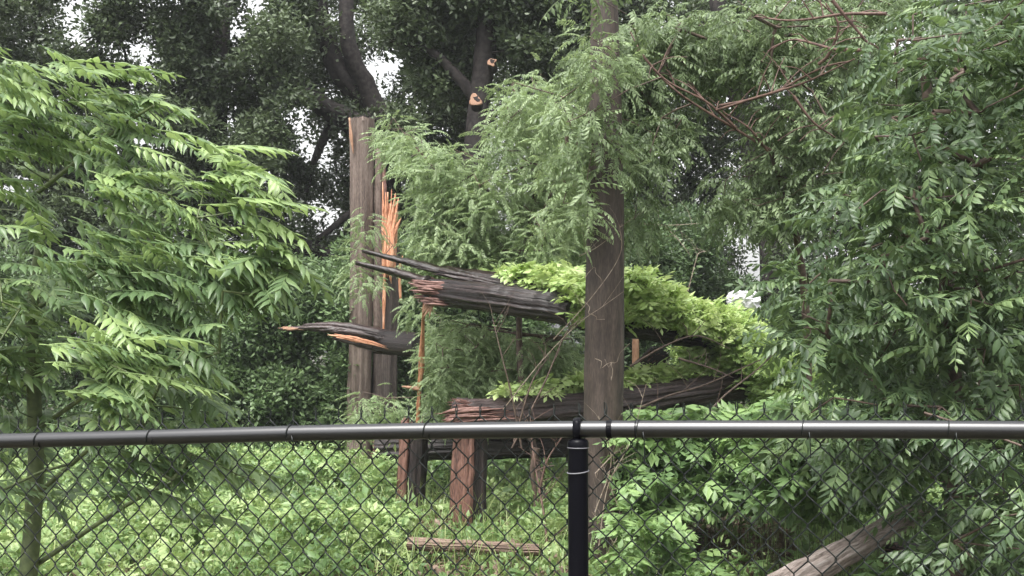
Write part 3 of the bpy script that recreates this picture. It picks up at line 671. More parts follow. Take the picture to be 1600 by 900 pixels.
oak('dark oak with a wide shadowy crown behind the brown pole, at upper centre right', 985, 21, [(975, 420, 21), (980, 250, 21), (990, 80, 21), (1000, -100, 21)], .22,
    [(780, -60), (1130, -60), (1130, 300), (1150, 480), (960, 480), (790, 420), (800, 200)], 170, (-1.2, 2.4), 70, .55, 20,
    limbs=[((985, 300, 21), (1040, 250, 20.8), (1100, 180, 20.6), .12, .06)])
oak('dark leaning oak with bare forked limbs behind the glossy tree at right', 1205, 18.5, [(1210, 400, 18.5), (1190, 300, 18.5), (1165, 190, 18.4), (1130, 60, 18.4), (1110, -90, 18.5)], .26,
    [(1090, -60), (1660, -60), (1660, 480), (1240, 480), (1225, 330), (1100, 200)], 170, (-.8, 1.8), 65, .55, 20,
    limbs=[((1180, 250, 18.4), (1210, 180, 18.2), (1270, 110, 18), .12, .06), ((1155, 150, 18.4), (1060, 100, 18.2), (1020, 95, 18.2), .1, .05), ((1210, 370, 18.4), (1180, 330, 18.2), (1165, 300, 18), .07, .04)])

# shrubs that close the view beneath the oaks
def shrub(label, px, d, poly, ncl, mat='shrub', nper=60, R=.3, sep=16, tm=T_shrub, tint=(.2, .8), dr=(-.5, .7), name='shrub'):
    b_ = G(px, d); root = thing(name, label, 'shrub', b_); cen = sample_poly(poly, ncl, d+dr[0], d+dr[1], sep=sep); cen[:, 2] = np.maximum(cen[:, 2], .1)
    mb = MB(); st = [np.array([b_.x, b_.y, -.05]), np.array([b_.x, b_.y, .5]), np.array([b_.x+.05, b_.y, .9])]
    tube(mb, st, [.05, .04, .03], 8); skeleton(mb, st, .04, cen, r_tip=.005, sides=4, maxr=.03); mb.build('stem', M['stem'], root)
    pos, cid = clumps(cen, nper, R); ok = pos[:, 2] > .03; pos = pos[ok]; cid = cid[ok]
    foliage('foliage', [leafy(tm, pos, cid, RS.uniform(*tint, len(cen))[cid])], M[mat], root)
shrub('rounded dark green shrub left of the tall grey snapped pole', 450, 15.6, [(330, 440), (430, 420), (545, 420), (550, 560), (545, 720), (400, 730), (320, 700), (310, 520)], 130, tint=(.5, 1), sep=14)
shrub('dull brownish shrub behind the tips of the bright fronds', 400, 17.2, [(250, 420), (470, 425), (500, 520), (420, 600), (250, 640)], 70, tint=(0, .4))
shrub('dark shrub half hidden behind the bright leafy tree at far left', 130, 16, [(-80, 400), (300, 420), (320, 700), (-80, 730)], 110)
shrub('shady shrub behind the two stumps', 690, 16.8, [(540, 380), (800, 380), (800, 720), (540, 720)], 110, dr=(-.4, .6))
shrub('dark shrub behind the brown pole', 900, 17.0, [(780, 330), (1060, 360), (1060, 690), (780, 700)], 110, tint=(.1, .6))
shrub('shadowy shrub rising behind the white bag', 1090, 18, [(980, 330), (1120, 340), (1150, 440), (1260, 470), (1260, 640), (980, 640)], 90, tint=(0, .5))
shrub('dark shrub behind the glossy tree at far right', 1450, 15.5, [(1230, 440), (1700, 400), (1700, 740), (1230, 720)], 120, tint=(.1, .6))

# ------------------------------------------------------------------ feathery tree in the middle
def drape(cen, n, R, tint, tm, tilt=(-.75, .6), scale=(.75, 1.2), flat=.8, droopy=.25, jit=.4):
    pos, cid = clumps(cen, n, R, flat); pos[:, 2] -= RS.uniform(0, droopy, len(pos)); c = cen[cid]
    az = np.arctan2(pos[:, 1]-c[:, 1], pos[:, 0]-c[:, 0])+RS.normal(0, .7, len(pos))
    return leafy(tm, pos, cid, tint[cid], tilt, scale, .4, jit, az)
def feather_tree():
    b_ = G(868, 10.3); root = thing('feathery_tree', 'light green feathery-leaved tree draped over the logs left of the pole', 'tree', b_)
    tp = spline([Vector((b_.x, b_.y, -.1)), P(845, 760, 10.5), P(826, 660, 10.7), P(812, 560, 11), P(815, 420, 11.2), P(836, 300, 11.2), P(822, 200, 11.3), P(800, 130, 11.3)], 50)
    mb = MB(); tube(mb, tp, np.linspace(.045, .016, 50), 8, rough=.15, seed=2)
    l1 = spline([P(815, 420, 11.2), P(760, 360, 11.2), P(700, 290, 11.3), P(650, 230, 11.3)], 20); tube(mb, l1, np.linspace(.025, .01, 20), 7)
    l2 = spline([P(812, 400, 11.2), P(850, 330, 10.8), P(880, 240, 10.5), P(900, 160, 10.3)], 20); tube(mb, l2, np.linspace(.025, .01, 20), 7)
    nodes = list(tp[15:])+list(l1)+list(l2)
    polys = [([(918, 40), (968, 40), (972, 120), (915, 130)], 4, 7.95, 8.25), ([(940, 200), (985, 210), (985, 250), (945, 240)], 2, 8.25, 8.4), ([(905, 300), (945, 300), (940, 340), (905, 335)], 1, 8.25, 8.35), ([(862, 150), (915, 120), (925, 200), (915, 300), (880, 320)], 6, 8.3, 8.7), ([(620, 200), (660, 215), (720, 225), (760, 250), (770, 330), (740, 400), (700, 410), (660, 390), (655, 330), (650, 260)], 66, 10.8, 11.8),
             ([(785, 120), (830, 105), (880, 125), (910, 180), (915, 300), (905, 400), (840, 420), (780, 400), (765, 250)], 85, 10.3, 11.6),
             ([(640, 380), (760, 395), (900, 415), (880, 430), (760, 425), (690, 410)], 26, 11.2, 11.9),
             ([(680, 495), (760, 510), (900, 530), (905, 600), (760, 625), (685, 630)], 140, 11.0, 12.4), ([(640, 460), (655, 455), (658, 500), (642, 500)], 2, 13.4, 13.8), ([(600, 170), (640, 190), (640, 230), (605, 225)], 6, 12.8, 13.4),
             ([(555, 610), (620, 620), (620, 650), (560, 660)], 9, 12.8, 13.8),
             ([(545, 400), (575, 380), (580, 440), (550, 450)], 3, 13.6, 14), ([(565, 340), (585, 330), (590, 390), (575, 400)], 2, 13.6, 14.3)]
    cs = []; 
    for pl, n, d0, d1 in polys: cs.append(sample_poly(pl, n, d0, d1, sep=11))
    cen = np.vstack(cs); skeleton(mb, nodes, .02, cen, r_tip=.0035, sides=4, kink=.1, maxr=.02); mb.build('trunk', M['stem'], root)
    tint = RS.uniform(.25, .8, len(cen)); _, py, _ = project(cen); 
    foliage('crown', [drape(cen, 30, .19, tint, T_feather)], M['feather'], root)
feather_tree()
def pole_tree():
    b_ = G(1250, 9.8); root = thing('drooping_tree', 'tree of hanging green sprays crossed by bare reddish branches, top right of the pole', 'tree', b_)
    tp = spline([Vector((b_.x, b_.y, -.1)), P(1262, 600, 9.7), P(1250, 400, 9.5), P(1205, 235, 8.9)], 36); mb = MB(); tube(mb, tp, np.linspace(.05, .022, 36), 8, rough=.15)
    nodes = list(tp)
    reds = [[(1205, 235, 8.8), (1130, 190, 8.7), (1060, 145, 8.6), (1010, 95, 8.6), (985, 50, 8.7)], [(1150, 200, 8.7), (1105, 160, 8.6), (1040, 125, 8.5), (1000, 80, 8.5)],
            [(1120, 172, 8.6), (1190, 150, 8.2), (1260, 128, 7.8), (1335, 92, 7.4)], [(1125, 165, 8.6), (1200, 148, 8.3), (1280, 108, 7.9), (1330, 95, 7.6)],
            [(1385, 21, 7.2), (1320, 22, 7.4), (1240, 32, 7.8), (1180, 26, 8.1)], [(1345, 78, 7.3), (1300, 76, 7.5), (1240, 62, 7.9), (1200, 80, 8)], [(1300, 0, 7.4), (1350, 60, 7.4), (1362, 72, 7.4)],
            [(1200, 236, 8.8), (1170, 200, 8.7), (1130, 175, 8.7)], [(1240, 150, 8.2), (1270, 190, 8.2), (1305, 215, 8.3)], [(1280, 100, 7.8), (1295, 85, 7.7), (1310, 40, 7.6), (1290, 5, 7.6)]]
    limb = MB()
    for L in reds:
        q = spline([P(*a) for a in L], 18); tube(limb, q, np.linspace(.0125, .005, 18), 6, rough=.3); nodes += list(q)
        for _ in range(5):
            i = random.randint(3, 15); e = Vector(q[i])+Vector((random.uniform(-.3, .3), random.uniform(-.1, .1), random.uniform(-.15, .3))); tube(limb, spline([q[i], (Vector(q[i])+e)/2+Vector((0, 0, .03)), e], 6), np.linspace(.006, .002, 6), 5)
    lo = limb.build('bare_limb', M['redstem'], root)
    polys = [([(925, 60), (990, 25), (1080, 20), (1190, 40), (1190, 110), (1130, 120), (1080, 110), (1040, 130), (985, 190), (920, 200), (905, 120)], 95, 9.1, 9.9),
             ([(900, 170), (985, 180), (1060, 170), (1070, 200), (1030, 230), (1005, 250), (990, 320), (975, 260), (940, 200)], 30, 8.8, 9.8),
             ([(860, 150), (925, 130), (945, 200), (930, 330), (890, 330)], 5, 8.0, 8.25), ([(900, -30), (985, -30), (985, 30), (940, 30)], 2, 8, 8.2),
             ([(1140, 0), (1400, -20), (1400, 60), (1300, 100), (1180, 110)], 60, 8.6, 9.6), ([(1170, 170), (1330, 110), (1400, 60), (1400, 240), (1330, 300), (1250, 290)], 60, 8.6, 9.6),
             ([(1115, 285), (1190, 260), (1260, 280), (1260, 330), (1190, 350), (1140, 345)], 30, 8.8, 9.6), ([(985, 400), (995, 300), (1010, 330)], 4, 9, 9.4)]
    cen = np.vstack([sample_poly(pl, n, a, b2, sep=9) for pl, n, a, b2 in polys])
    skeleton(mb, nodes, .02, cen, r_tip=.003, sides=4, kink=.1, maxr=.014); mb.build('trunk', M['stem'], root)
    foliage('crown', [drape(cen, 15, .17, RS.uniform(.15, .8, len(cen)), T_hang, tilt=(-.8, .5), droopy=.1)], M['hang'], root)
pole_tree()

# ------------------------------------------------------------------ bright tree at left
def fan(tips, tm, nf, spread, tilt, mat, tints, scale=(.85, 1.15), back=.25, zj=.1):
    parts = []
    for (px, py, d, azd, tn) in tips:
        c = np.array(P(px, py, d)); n = nf; az0 = math.radians(azd)
        az_ = az0+RS.normal(0, spread, n); bk = RS.uniform(0, back, n)
        pos = c[None]-np.stack([np.cos(az_)*.36+np.cos(az0)*bk, np.sin(az_)*.25+np.sin(az0)*bk, -.10+RS.normal(0, zj, n)*1.0], -1)
        parts.append(scatter(tm, pos, az_, RS.uniform(*tilt, n), RS.normal(0, .25, n), RS.uniform(*scale, n), np.clip(tn+RS.normal(0, .12, n), 0, 1), .32))
    return parts
def left_tree():
    b_ = G(40, 5.6); root = thing('leafy_tree', 'bright green tree with arching pointed leaflets filling the left side', 'tree', b_)
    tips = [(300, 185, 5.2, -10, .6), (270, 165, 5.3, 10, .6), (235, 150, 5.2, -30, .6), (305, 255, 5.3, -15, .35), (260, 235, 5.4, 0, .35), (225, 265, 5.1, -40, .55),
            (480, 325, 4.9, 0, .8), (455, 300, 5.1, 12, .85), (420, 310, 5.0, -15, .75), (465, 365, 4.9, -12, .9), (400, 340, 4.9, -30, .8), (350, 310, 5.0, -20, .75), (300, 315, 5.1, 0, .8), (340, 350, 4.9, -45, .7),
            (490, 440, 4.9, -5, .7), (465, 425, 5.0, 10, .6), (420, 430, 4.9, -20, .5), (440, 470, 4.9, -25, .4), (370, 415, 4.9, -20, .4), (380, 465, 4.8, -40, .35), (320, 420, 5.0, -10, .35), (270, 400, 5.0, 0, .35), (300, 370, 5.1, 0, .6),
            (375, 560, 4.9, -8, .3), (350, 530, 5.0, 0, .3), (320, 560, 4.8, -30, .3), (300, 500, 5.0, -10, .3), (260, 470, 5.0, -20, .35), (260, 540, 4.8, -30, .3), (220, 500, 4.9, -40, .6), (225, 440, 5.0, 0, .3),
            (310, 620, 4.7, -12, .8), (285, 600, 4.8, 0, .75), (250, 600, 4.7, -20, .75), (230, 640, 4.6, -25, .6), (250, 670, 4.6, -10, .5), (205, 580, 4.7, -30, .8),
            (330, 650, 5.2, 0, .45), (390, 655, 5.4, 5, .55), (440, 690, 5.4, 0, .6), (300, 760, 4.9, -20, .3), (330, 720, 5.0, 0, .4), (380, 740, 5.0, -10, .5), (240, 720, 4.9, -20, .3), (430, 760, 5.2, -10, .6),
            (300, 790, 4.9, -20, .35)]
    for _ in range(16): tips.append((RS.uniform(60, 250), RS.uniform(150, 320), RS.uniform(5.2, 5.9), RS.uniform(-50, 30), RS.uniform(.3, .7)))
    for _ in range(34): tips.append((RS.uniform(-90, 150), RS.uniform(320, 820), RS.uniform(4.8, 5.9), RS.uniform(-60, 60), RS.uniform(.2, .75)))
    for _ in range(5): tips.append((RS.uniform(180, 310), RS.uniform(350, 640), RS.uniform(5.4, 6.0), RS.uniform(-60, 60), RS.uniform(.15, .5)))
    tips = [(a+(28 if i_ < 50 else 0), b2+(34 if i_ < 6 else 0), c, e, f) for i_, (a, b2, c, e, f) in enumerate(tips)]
    mb = MB(); tp = spline([Vector((b_.x, b_.y, -.1)), P(55, 750, 5.6), P(50, 500, 5.6), P(70, 330, 5.6)], 30); tube(mb, tp, np.linspace(.05, .02, 30), 10, rough=.1)
    mains = []
    for x, y in ((300, 150), (380, 330), (400, 430), (330, 520), (280, 620), (350, 730)):
        yb = y+90; q = spline([P(60, min(yb+60, 880), 5.6), P((60+x)/2, (yb+y)/2+10, 5.4), P(x-60, y+15, 5.1)], 14); tube(mb, q, np.linspace(.014, .006, 14), 6); mains += list(q)
    tg = [np.array(P(a-60, b2-10, c)) for a, b2, c, _, _ in tips]
    skeleton(mb, list(tp)+mains, .02, tg, r_tip=.003, sides=5, kink=.05, maxr=.01); mb.build('trunk', M['greenstem'], root)
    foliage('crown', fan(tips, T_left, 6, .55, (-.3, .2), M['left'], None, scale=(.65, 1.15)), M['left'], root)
left_tree()

# ------------------------------------------------------------------ glossy tree at right
def right_tree():
    b_ = G(1480, 6.4); root = thing('glossy_leaf_tree', 'deep green tree with hanging oval leaflets filling the right side', 'tree', b_)
    mb = MB(); tp = spline([Vector((b_.x, b_.y, -.1)), P(1490, 650, 6.4), P(1470, 350, 6.3), P(1440, 60, 6.3)], 30); tube(mb, tp, np.linspace(.07, .025, 30), 10, rough=.1)
    polys = [([(1400, 20), (1660, -40), (1660, 700), (1230, 700), (1240, 620), (1235, 520), (1240, 480), (1260, 430), (1260, 390), (1300, 330), (1320, 260), (1360, 220), (1380, 120)], 210, 5.4, 6.8, 14),
             ([(1420, 640), (1660, 640), (1660, 900), (1480, 900), (1430, 760)], 30, 5.0, 6.5, 22)]
    cen = np.vstack([sample_poly(pl, n, a, b2, sep=s) for pl, n, a, b2, s in polys])
    # layer of outer sprays with the brighter young leaves
    skeleton(mb, list(tp), .02, cen, r_tip=.004, sides=5, kink=.08, maxr=.016); mb.build('trunk', M['stem'], root)
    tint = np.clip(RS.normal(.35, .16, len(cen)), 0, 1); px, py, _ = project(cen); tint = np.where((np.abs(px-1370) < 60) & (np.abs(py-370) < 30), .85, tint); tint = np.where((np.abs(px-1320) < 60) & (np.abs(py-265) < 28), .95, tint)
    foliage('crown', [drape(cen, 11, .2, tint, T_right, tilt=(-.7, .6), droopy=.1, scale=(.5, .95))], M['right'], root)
right_tree()

# ------------------------------------------------------------------ vines over the logs
def vine(label, path, wid, n, tint=(.4, .95), R=.13, per=9, up=.25, back=.3):
    """path: px,py,d points along the vine; wid: px half-height there."""
    pts = spline([P(*p) for p in path], 60); root = thing('vine', label, 'vine', Vector(pts[0])); ws = np.interp(np.linspace(0, 1, 60), np.linspace(0, 1, len(wid)), wid)
    mb = MB(); tube(mb, pts+RS.normal(0, .012, pts.shape), .008, 6); nodes = list(pts)
    idx = RS.randint(0, 60, n); cen = pts[idx]+np.stack([RS.uniform(-.1, .1, n), RS.uniform(-back*.8, back, n), RS.uniform(-1, 1, n)*ws[idx]], -1)
    skeleton(mb, nodes, .006, cen, r_tip=.002, sides=4, maxr=.006); mb.build('stem', M['greenstem'], root)
    pos, cid = clumps(cen, per, R)
    foliage('foliage', [leafy(T_vine, pos, cid, RS.uniform(*tint, n)[cid], tilt=(-.2, 1.0), scale=(.6, 1.15))], M['vine'], root)
vine('bright yellow-green vine heaped over the sloping log right of the pole', [(985, 474, 10.9), (1040, 482, 11.1), (1100, 500, 11.3), (1150, 528, 11.5), (1205, 565, 11.6)], [.17, .14, .11, .11, .13], 230, (.45, 1), R=.1, per=8)
vine('light green vine along the top of the torn upper log, left of the pole', [(790, 436, 10.5), (840, 442, 10.3), (885, 462, 9.9), (925, 470, 9.9)], [.02, .06, .17, .2], 75, (.4, .95), .08)
vine('thin row of yellow vine leaves on the long lower log, left of the pole', [(800, 617, 10.3), (860, 607, 10.5), (925, 600, 10.7)], [.01, .015, .02], 26, (.6, 1), .035, 4, back=.1)
vine('band of yellow vine leaves on the long lower log, right of the pole', [(975, 593, 11.0), (1040, 588, 11.2), (1110, 582, 11.4), (1165, 576, 11.6)], [.03, .03, .03, .03], 60, (.6, 1), .05, 6, back=.1)
vine('light green vine trailing down to the right of the heap into the glossy tree', [(1120, 520, 11.9), (1170, 555, 11.9), (1215, 600, 11.7), (1240, 640, 11.4)], [.2, .3, .3, .25], 150, (.3, .8), .13)
vine('leafy green vine hanging below the sloping log near the glossy tree', [(1080, 555, 11.7), (1130, 555, 11.6), (1200, 590, 11), (1260, 620, 10.6)], [.06, .1, .2, .2], 110, (.1, .6), .14)
vine('pale leaf tuft at the top of the vine heap against the pole', [(985, 432, 10.8), (1005, 440, 10.8), (1020, 452, 10.9)], [.05, .06, .04], 16, (.4, .8), .08, 6)

# ------------------------------------------------------------------ undergrowth
def zone(n, px0, px1, d0, d1, p=1.0):
    d = d0+(d1-d0)*RS.uniform(0, 1, n)**p; px = RS.uniform(px0, px1, n); x = (px-800)/F*d
    return np.stack([x, d, gzn(x, d)], -1), px
def near_log(pos): return pos
pos, px = zone(34000, -150, 1750, 7.3, 17.5, .9)
hmax = .1+.32*np.clip(.5+.5*np.sin(pos[:, 0]*2.7+pos[:, 1]*1.9)*np.sin(pos[:, 0]*1.1-pos[:, 1]*2.3)+.3*np.sin(pos[:, 0]*5.1+1)*np.sin(pos[:, 1]*4.3), 0, 1); pos[:, 2] += RS.uniform(0, 1, len(pos))**1.4*hmax
def near(c, rx, y0, y1): return (np.abs(pos[:, 0]-c[0]) < rx) & (pos[:, 1] > c[1]+y0) & (pos[:, 1] < c[1]+y1)
low = near((-.37, 10.1), .45, -1.3, .3) | near((-1.0, 11.5), .45, -1.5, .3) | near((-.27, 8.4), .8, -1.2, .15)
pos[:, 2] = np.where(low, gzn(pos[:, 0], pos[:, 1])+(pos[:, 2]-gzn(pos[:, 0], pos[:, 1]))*.3, pos[:, 2])
bare = np.sin(pos[:, 0]*2.9+1)*np.sin(pos[:, 1]*2.3+.5)+.5*np.sin(pos[:, 0]*6.3)*np.sin(pos[:, 1]*5.1) > .72
u_ = RS.uniform(size=len(pos)); k = ~((px > 1050) & (px < 1255) & (pos[:, 1] < 10.6) & (u_ > .12)) & ~(bare & (u_ > .25)) & ~(low & (u_ > .4)); pos = pos[k]; px = px[k]
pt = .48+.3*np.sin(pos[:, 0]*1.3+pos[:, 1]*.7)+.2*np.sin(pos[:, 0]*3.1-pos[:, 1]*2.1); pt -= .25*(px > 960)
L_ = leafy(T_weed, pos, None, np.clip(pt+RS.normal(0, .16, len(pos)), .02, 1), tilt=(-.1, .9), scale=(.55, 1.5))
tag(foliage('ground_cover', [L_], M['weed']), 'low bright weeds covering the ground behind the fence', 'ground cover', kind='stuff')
def plants(label, px, d, poly, ncl, mat, tint, tm, per=22, R=.15, dr=(-.5, .5), sep=12, name='undergrowth_plant'):
    b_ = G(px, d); root = thing(name, label, 'plant', b_); cen = sample_poly(poly, ncl, d+dr[0], d+dr[1], sep=sep)
    cen[:, 2] = np.maximum(cen[:, 2], .08); mb = MB(); st = [np.array([b_.x, b_.y, -.03]), np.array([b_.x, b_.y, .3])]; tube(mb, st, [.02, .012], 6)
    g = [np.array([c[0], c[1], gz(c[0], c[1])-.02]) for c in cen]
    for q0, q1 in zip(g, cen):
        if q1[2]-q0[2] < .1 or RS.uniform() < .5: continue
        s = np.vstack([[st[0]], [(st[0]+q0)/2-[0, 0, .04]], spline([q0, (q0+q1)/2+RS.normal(0, .05, 3), q1], 6)[0:]]); s = s[[0, 1, 2, 4, 5, 7]]; tube(mb, s, np.linspace(.0035, .0018, 6), 4)
    mb.build('stem', M['greenstem'], root); pos, cid = clumps(cen, per, R); ok = pos[:, 2] > .02; pos, cid = pos[ok], cid[ok]
    foliage('foliage', [leafy(tm, pos, cid, RS.uniform(*tint, len(cen))[cid], tilt=(-.6, .6), scale=(.7, 1.15))], M[mat], root)
plants('leafy plant mass behind the mesh between the pole and the slanting log', 1100, 8.6, [(975, 660), (1200, 640), (1300, 700), (1290, 770), (1160, 765), (1050, 790), (985, 900)], 150, 'weed2', (.3, 1), T_vine, 15, .17)
plants('taller leafy plants under the glossy tree, behind the mesh at right', 1330, 7.4, [(1180, 640), (1420, 640), (1440, 740), (1380, 760), (1290, 790), (1200, 770)], 110, 'weed2', (.2, .9), T_vine, 16, .17)
plants('leafy plants at the bottom edge right of the pole', 1010, 7.6, [(975, 800), (1040, 830), (1100, 900), (1220, 915), (1220, 950), (975, 940)], 36, 'weed2', (.2, .9), T_vine, 12, .13)
plants('deep green plants in the bottom right corner around the slanting log', 1400, 6.6, [(1340, 915), (1440, 870), (1640, 780), (1640, 960), (1330, 960)], 40, 'weed2', (.1, .6), T_vine, 12, .13)
plants('soft pale green weeds around the foot of the two stumps', 720, 9.9, [(600, 880), (700, 890), (780, 885), (880, 850), (880, 920), (600, 920)], 30, 'weed', (.4, .9), T_vine, 12, .12, dr=(-.9, -.3))
plants('yellowish weeds at lower left below the shrub', 420, 12.5, [(250, 700), (560, 715), (600, 760), (560, 800), (250, 800)], 70, 'weed', (.5, 1), T_weed, 14, .15)
plants('shaded green plants behind the two stumps under the logs', 780, 12.8, [(600, 730), (900, 720), (900, 830), (780, 800), (600, 790)], 70, 'weed2', (.1, .6), T_vine, 12, .15)
plants('climbing greenery around the lower shaft of the brown pole', 985, 8.9, [(965, 700), (1010, 690), (1000, 900), (960, 900)], 20, 'weed2', (.2, .7), T_vine, 10, .1, dr=(-.6, -.1))

for lab, px_, d_, pl, n_, tn in (('pale soft weeds knee high at the lower left, just behind the mesh', 330, 9.0, [(150, 760), (420, 770), (430, 905), (150, 905)], 70, (.5, 1)),
                               ('taller pale leafy weeds left of the fallen brown branch', 540, 8.9, [(420, 790), (640, 800), (640, 905), (420, 905)], 55, (.5, 1)),
                               ('uneven pale weeds between the shrub and the narrow dark stump', 510, 12.0, [(380, 715), (620, 720), (620, 790), (380, 790)], 55, (.4, .9))):
    plants(lab, px_, d_, pl, n_, 'weed', tn, T_weed[3:]+T_vine[:1], 13, .11, dr=(-.7, .7))

# grass blades
def grass(n, px0, px1, d0, d1, h0, h1):
    pos, px = zone(n, px0, px1, d0, d1); az_ = RS.uniform(0, 2*math.pi, n); h = RS.uniform(h0, h1, n); w_ = RS.uniform(.003, .006, n); lean = RS.uniform(.1, .7, n)
    dx, dy = np.cos(az_), np.sin(az_); V = np.zeros((n, 7, 3)); prev = pos
    for i, f in enumerate((0, .4, .75)):
        c = pos+np.stack([dx*lean*h*f*f, dy*lean*h*f*f, h*f*(1-.25*lean*f)], -1); s = np.stack([-dy, dx, 0*dx], -1)*(w_*(1-.5*f))[:, None]; V[:, i*2] = c-s; V[:, i*2+1] = c+s
    V[:, 6] = pos+np.stack([dx*lean*h, dy*lean*h, h*(1-.35*lean)], -1)
    T = np.array([(0, 1, 3), (0, 3, 2), (2, 3, 5), (2, 5, 4), (4, 5, 6)]); TT = (T[None]+(np.arange(n)*7)[:, None, None]).reshape(-1, 3)
    return V.reshape(-1, 3), TT, np.repeat(RS.uniform(.1, 1, n), 7)
tag(foliage('grass', [grass(3000, -150, 900, 7.6, 13, .15, .5), grass(900, 1240, 1750, 7, 13, .15, .4), grass(400, 900, 1060, 7, 13, .15, .4)], M['grass']), 'thin grass blades among the weeds', 'grass', kind='stuff')
# dead twigs
def brush(label, c, n, R, mat):
    root = thing('brush_pile', label, 'brush pile', c); mb = MB()
    for _ in range(n):
        p = Vector(c)+Vector((random.uniform(-R, R), random.uniform(-R*.6, R*.6), random.uniform(.02, .14))); a = random.uniform(0, 6.28); L = random.uniform(.1, .35)
        q = p+Vector((math.cos(a)*L, math.sin(a)*L, random.uniform(-.08, .12))); tube(mb, spline([p, (p+q)/2+Vector((0, 0, random.uniform(-.02, .03))), q], 6), np.linspace(.007, .003, 6), 5)
    mb.build('twig', M['redstem'], root)
    pos = np.array(c)+np.stack([RS.uniform(-R, R, 160), RS.uniform(-R, R, 160), RS.uniform(.01, .09, 160)], -1)
    foliage('dead_leaf', [leafy(T_weed[:4], pos, None, RS.uniform(0, 1, 160), scale=(.5, .9))], M['dead'], root)
brush('pile of reddish dead twigs and brown leaves on the ground right of the pole', G(1175, 9.7), 60, .3, 'redstem')
brush('scatter of brown twigs left of the larger twig pile, near the short branch', G(1085, 9.3), 40, .22, 'redstem')

pos, px = zone(5200, -150, 1750, 7.3, 13); pos[:, 2] += RS.uniform(.005, .05, len(pos))
tag(foliage('leaf_litter', [leafy(T_weed[:4], pos, None, RS.uniform(0, 1, len(pos)), scale=(.5, 1.1))], M['dead']), 'brown fallen leaves between the weeds', 'leaf litter', kind='stuff')

brush('broken brown twigs lying across the short branch at the foot of the slanting log', G(1190, 8.7), 34, .3, 'redstem')

# thin bare saplings
def sapling(label, paths, mat='stem', r=.012, twigs=6, d=None):
    root = thing('bare_sapling', label, 'sapling', P(*paths[0][0]))
    for L in paths:
        mb = MB(); q = spline([P(*a) for a in L], 26); tube(mb, q, np.linspace(r, r*.35, 26), 6, rough=.2, seed=L[0][0])
        for _ in range(twigs):
            i = random.randint(4, 24); e = Vector(q[i])+Vector((random.uniform(-.22, .22), random.uniform(-.1, .1), random.uniform(.02, .3))); tube(mb, spline([q[i], (Vector(q[i])+e)/2+Vector((.02, 0, .02)), e], 6), np.linspace(r*.35, r*.12, 6), 4)
        mb.build('stem', M[mat], root)
sapling('reddish bare sapling rising between the thick stump and the fence post', [[(858, 905, 8.6), (852, 820, 8.7), (842, 760, 8.8), (832, 700, 8.9), (828, 640, 9)], [(842, 770, 8.8), (855, 720, 8.8), (880, 680, 8.8)]], 'redstem', .011, 7)
sapling('thin dark leaning stems rising above the long lower log, right of the stumps', [[(815, 700, 9.6), (800, 620, 9.6), (785, 560, 9.6), (770, 500, 9.7)], [(803, 690, 9.6), (830, 600, 9.6), (855, 560, 9.6)], [(800, 700, 9.5), (850, 600, 9.5), (885, 520, 9.5), (915, 495, 9.4)]], 'stem', .009, 8)
sapling('long pale tendril looping from the upper log across to the brown pole', [[(786, 640, 8.7), (850, 560, 8.6), (905, 505, 8.4), (940, 480, 8.28), (975, 455, 8.25)], [(865, 530, 8.5), (920, 470, 8.3), (968, 400, 8.25), (968, 350, 8.25)], [(905, 400, 8.4), (930, 388, 8.28), (965, 362, 8.25)]], 'palestem', .004, 5)
sapling('arching brown stems reaching from the sloping log down past the lower log', [[(975, 648, 9.6), (1040, 620, 9.7), (1100, 602, 9.8), (1160, 575, 9.8), (1215, 550, 9.9)], [(1096, 660, 9.2), (1130, 620, 9.3), (1180, 580, 9.5), (1215, 548, 9.7)], [(985, 572, 10), (1040, 540, 10), (1090, 525, 10), (1140, 545, 10)], [(1060, 560, 10), (1110, 575, 10), (1145, 590, 10)]], 'stem', .011, 5)
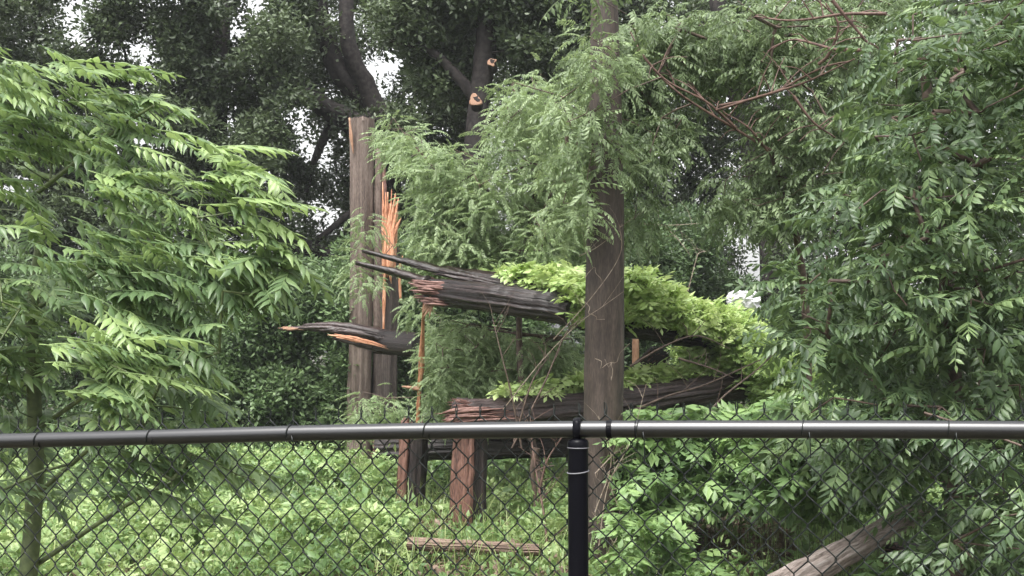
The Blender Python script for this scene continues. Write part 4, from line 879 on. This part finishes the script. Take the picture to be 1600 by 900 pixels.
sapling('cluster of pale bare twigs in front of the pole at rail height', [[(935, 860, 8.0), (950, 760, 8.0), (985, 690, 8.0), (1010, 600, 8.0)], [(930, 800, 8.0), (955, 720, 8.0), (935, 650, 8.0)], [(925, 900, 8.0), (970, 820, 8.0), (940, 730, 8.0)], [(930, 740, 8.1), (970, 700, 8.1), (1000, 690, 8.1)], [(1000, 905, 7.9), (960, 850, 8), (925, 800, 8)]], 'palestem', .005, 7)
sapling('short brown trunk of a dead sapling close to the reddish bare sapling', [[(838, 700, 9.9), (832, 740, 9.9), (836, 775, 9.9), (840, 860, 9.9)]], 'stem', .03, 3)
sapling('thin bare twig hanging at the right edge of the pole, against the dark oaks', [[(1075, 455, 13), (1088, 405, 13), (1093, 395, 13), (1108, 392, 13)], [(985, 348, 12.5), (1040, 352, 12.5), (1110, 348, 12.5)], [(1035, 350, 12.5), (1060, 375, 12.5), (1078, 398, 12.5)]], 'palestem', .006, 4)

# kinds that repeat share a group
GROUPS = {'oak_tree': 'dark oaks in the background', 'shrub': 'shrubs beneath the oaks', 'bare_sapling': 'bare saplings and stems', 'vine': 'vines over the logs', 'undergrowth_plant': 'plants of the undergrowth',
          'brush_pile': 'twig piles on the ground', 'tree_stump': 'split stumps under the logs', 'broken_log': 'broken logs', 'fallen_log': 'fallen logs', 'fallen_branch': 'fallen branches', 'leaning_log': 'logs at the bottom right'}
for o in SC.objects:
    if o.parent is None and o.name.split('.')[0] in GROUPS: o['group'] = GROUPS[o.name.split('.')[0]]

# thin haze volume, added to lift the black gaps in the foliage
if HAZE:
    V = np.array([(x, y, z) for x in (-120, 120) for y in (-20, 200) for z in (-1, 30)], float)
    T = np.array([(0, 1, 3, 2), (4, 6, 7, 5), (0, 4, 5, 1), (2, 3, 7, 6), (0, 2, 6, 4), (1, 5, 7, 3)])
    m = bpy.data.materials.new('black_lift_haze'); m.use_nodes = True; t = m.node_tree; t.nodes.clear(); o = t.nodes.new('ShaderNodeOutputMaterial'); v = t.nodes.new('ShaderNodeVolumePrincipled')
    v.inputs['Color'].default_value = (.9, .93, .97, 1); v.inputs['Density'].default_value = HAZE; t.links.new(v.outputs[0], o.inputs['Volume'])
    tag(link('haze', mesh_np('haze', V, T), m), 'thin haze volume added to lift the dark gaps', 'haze', kind='stuff')
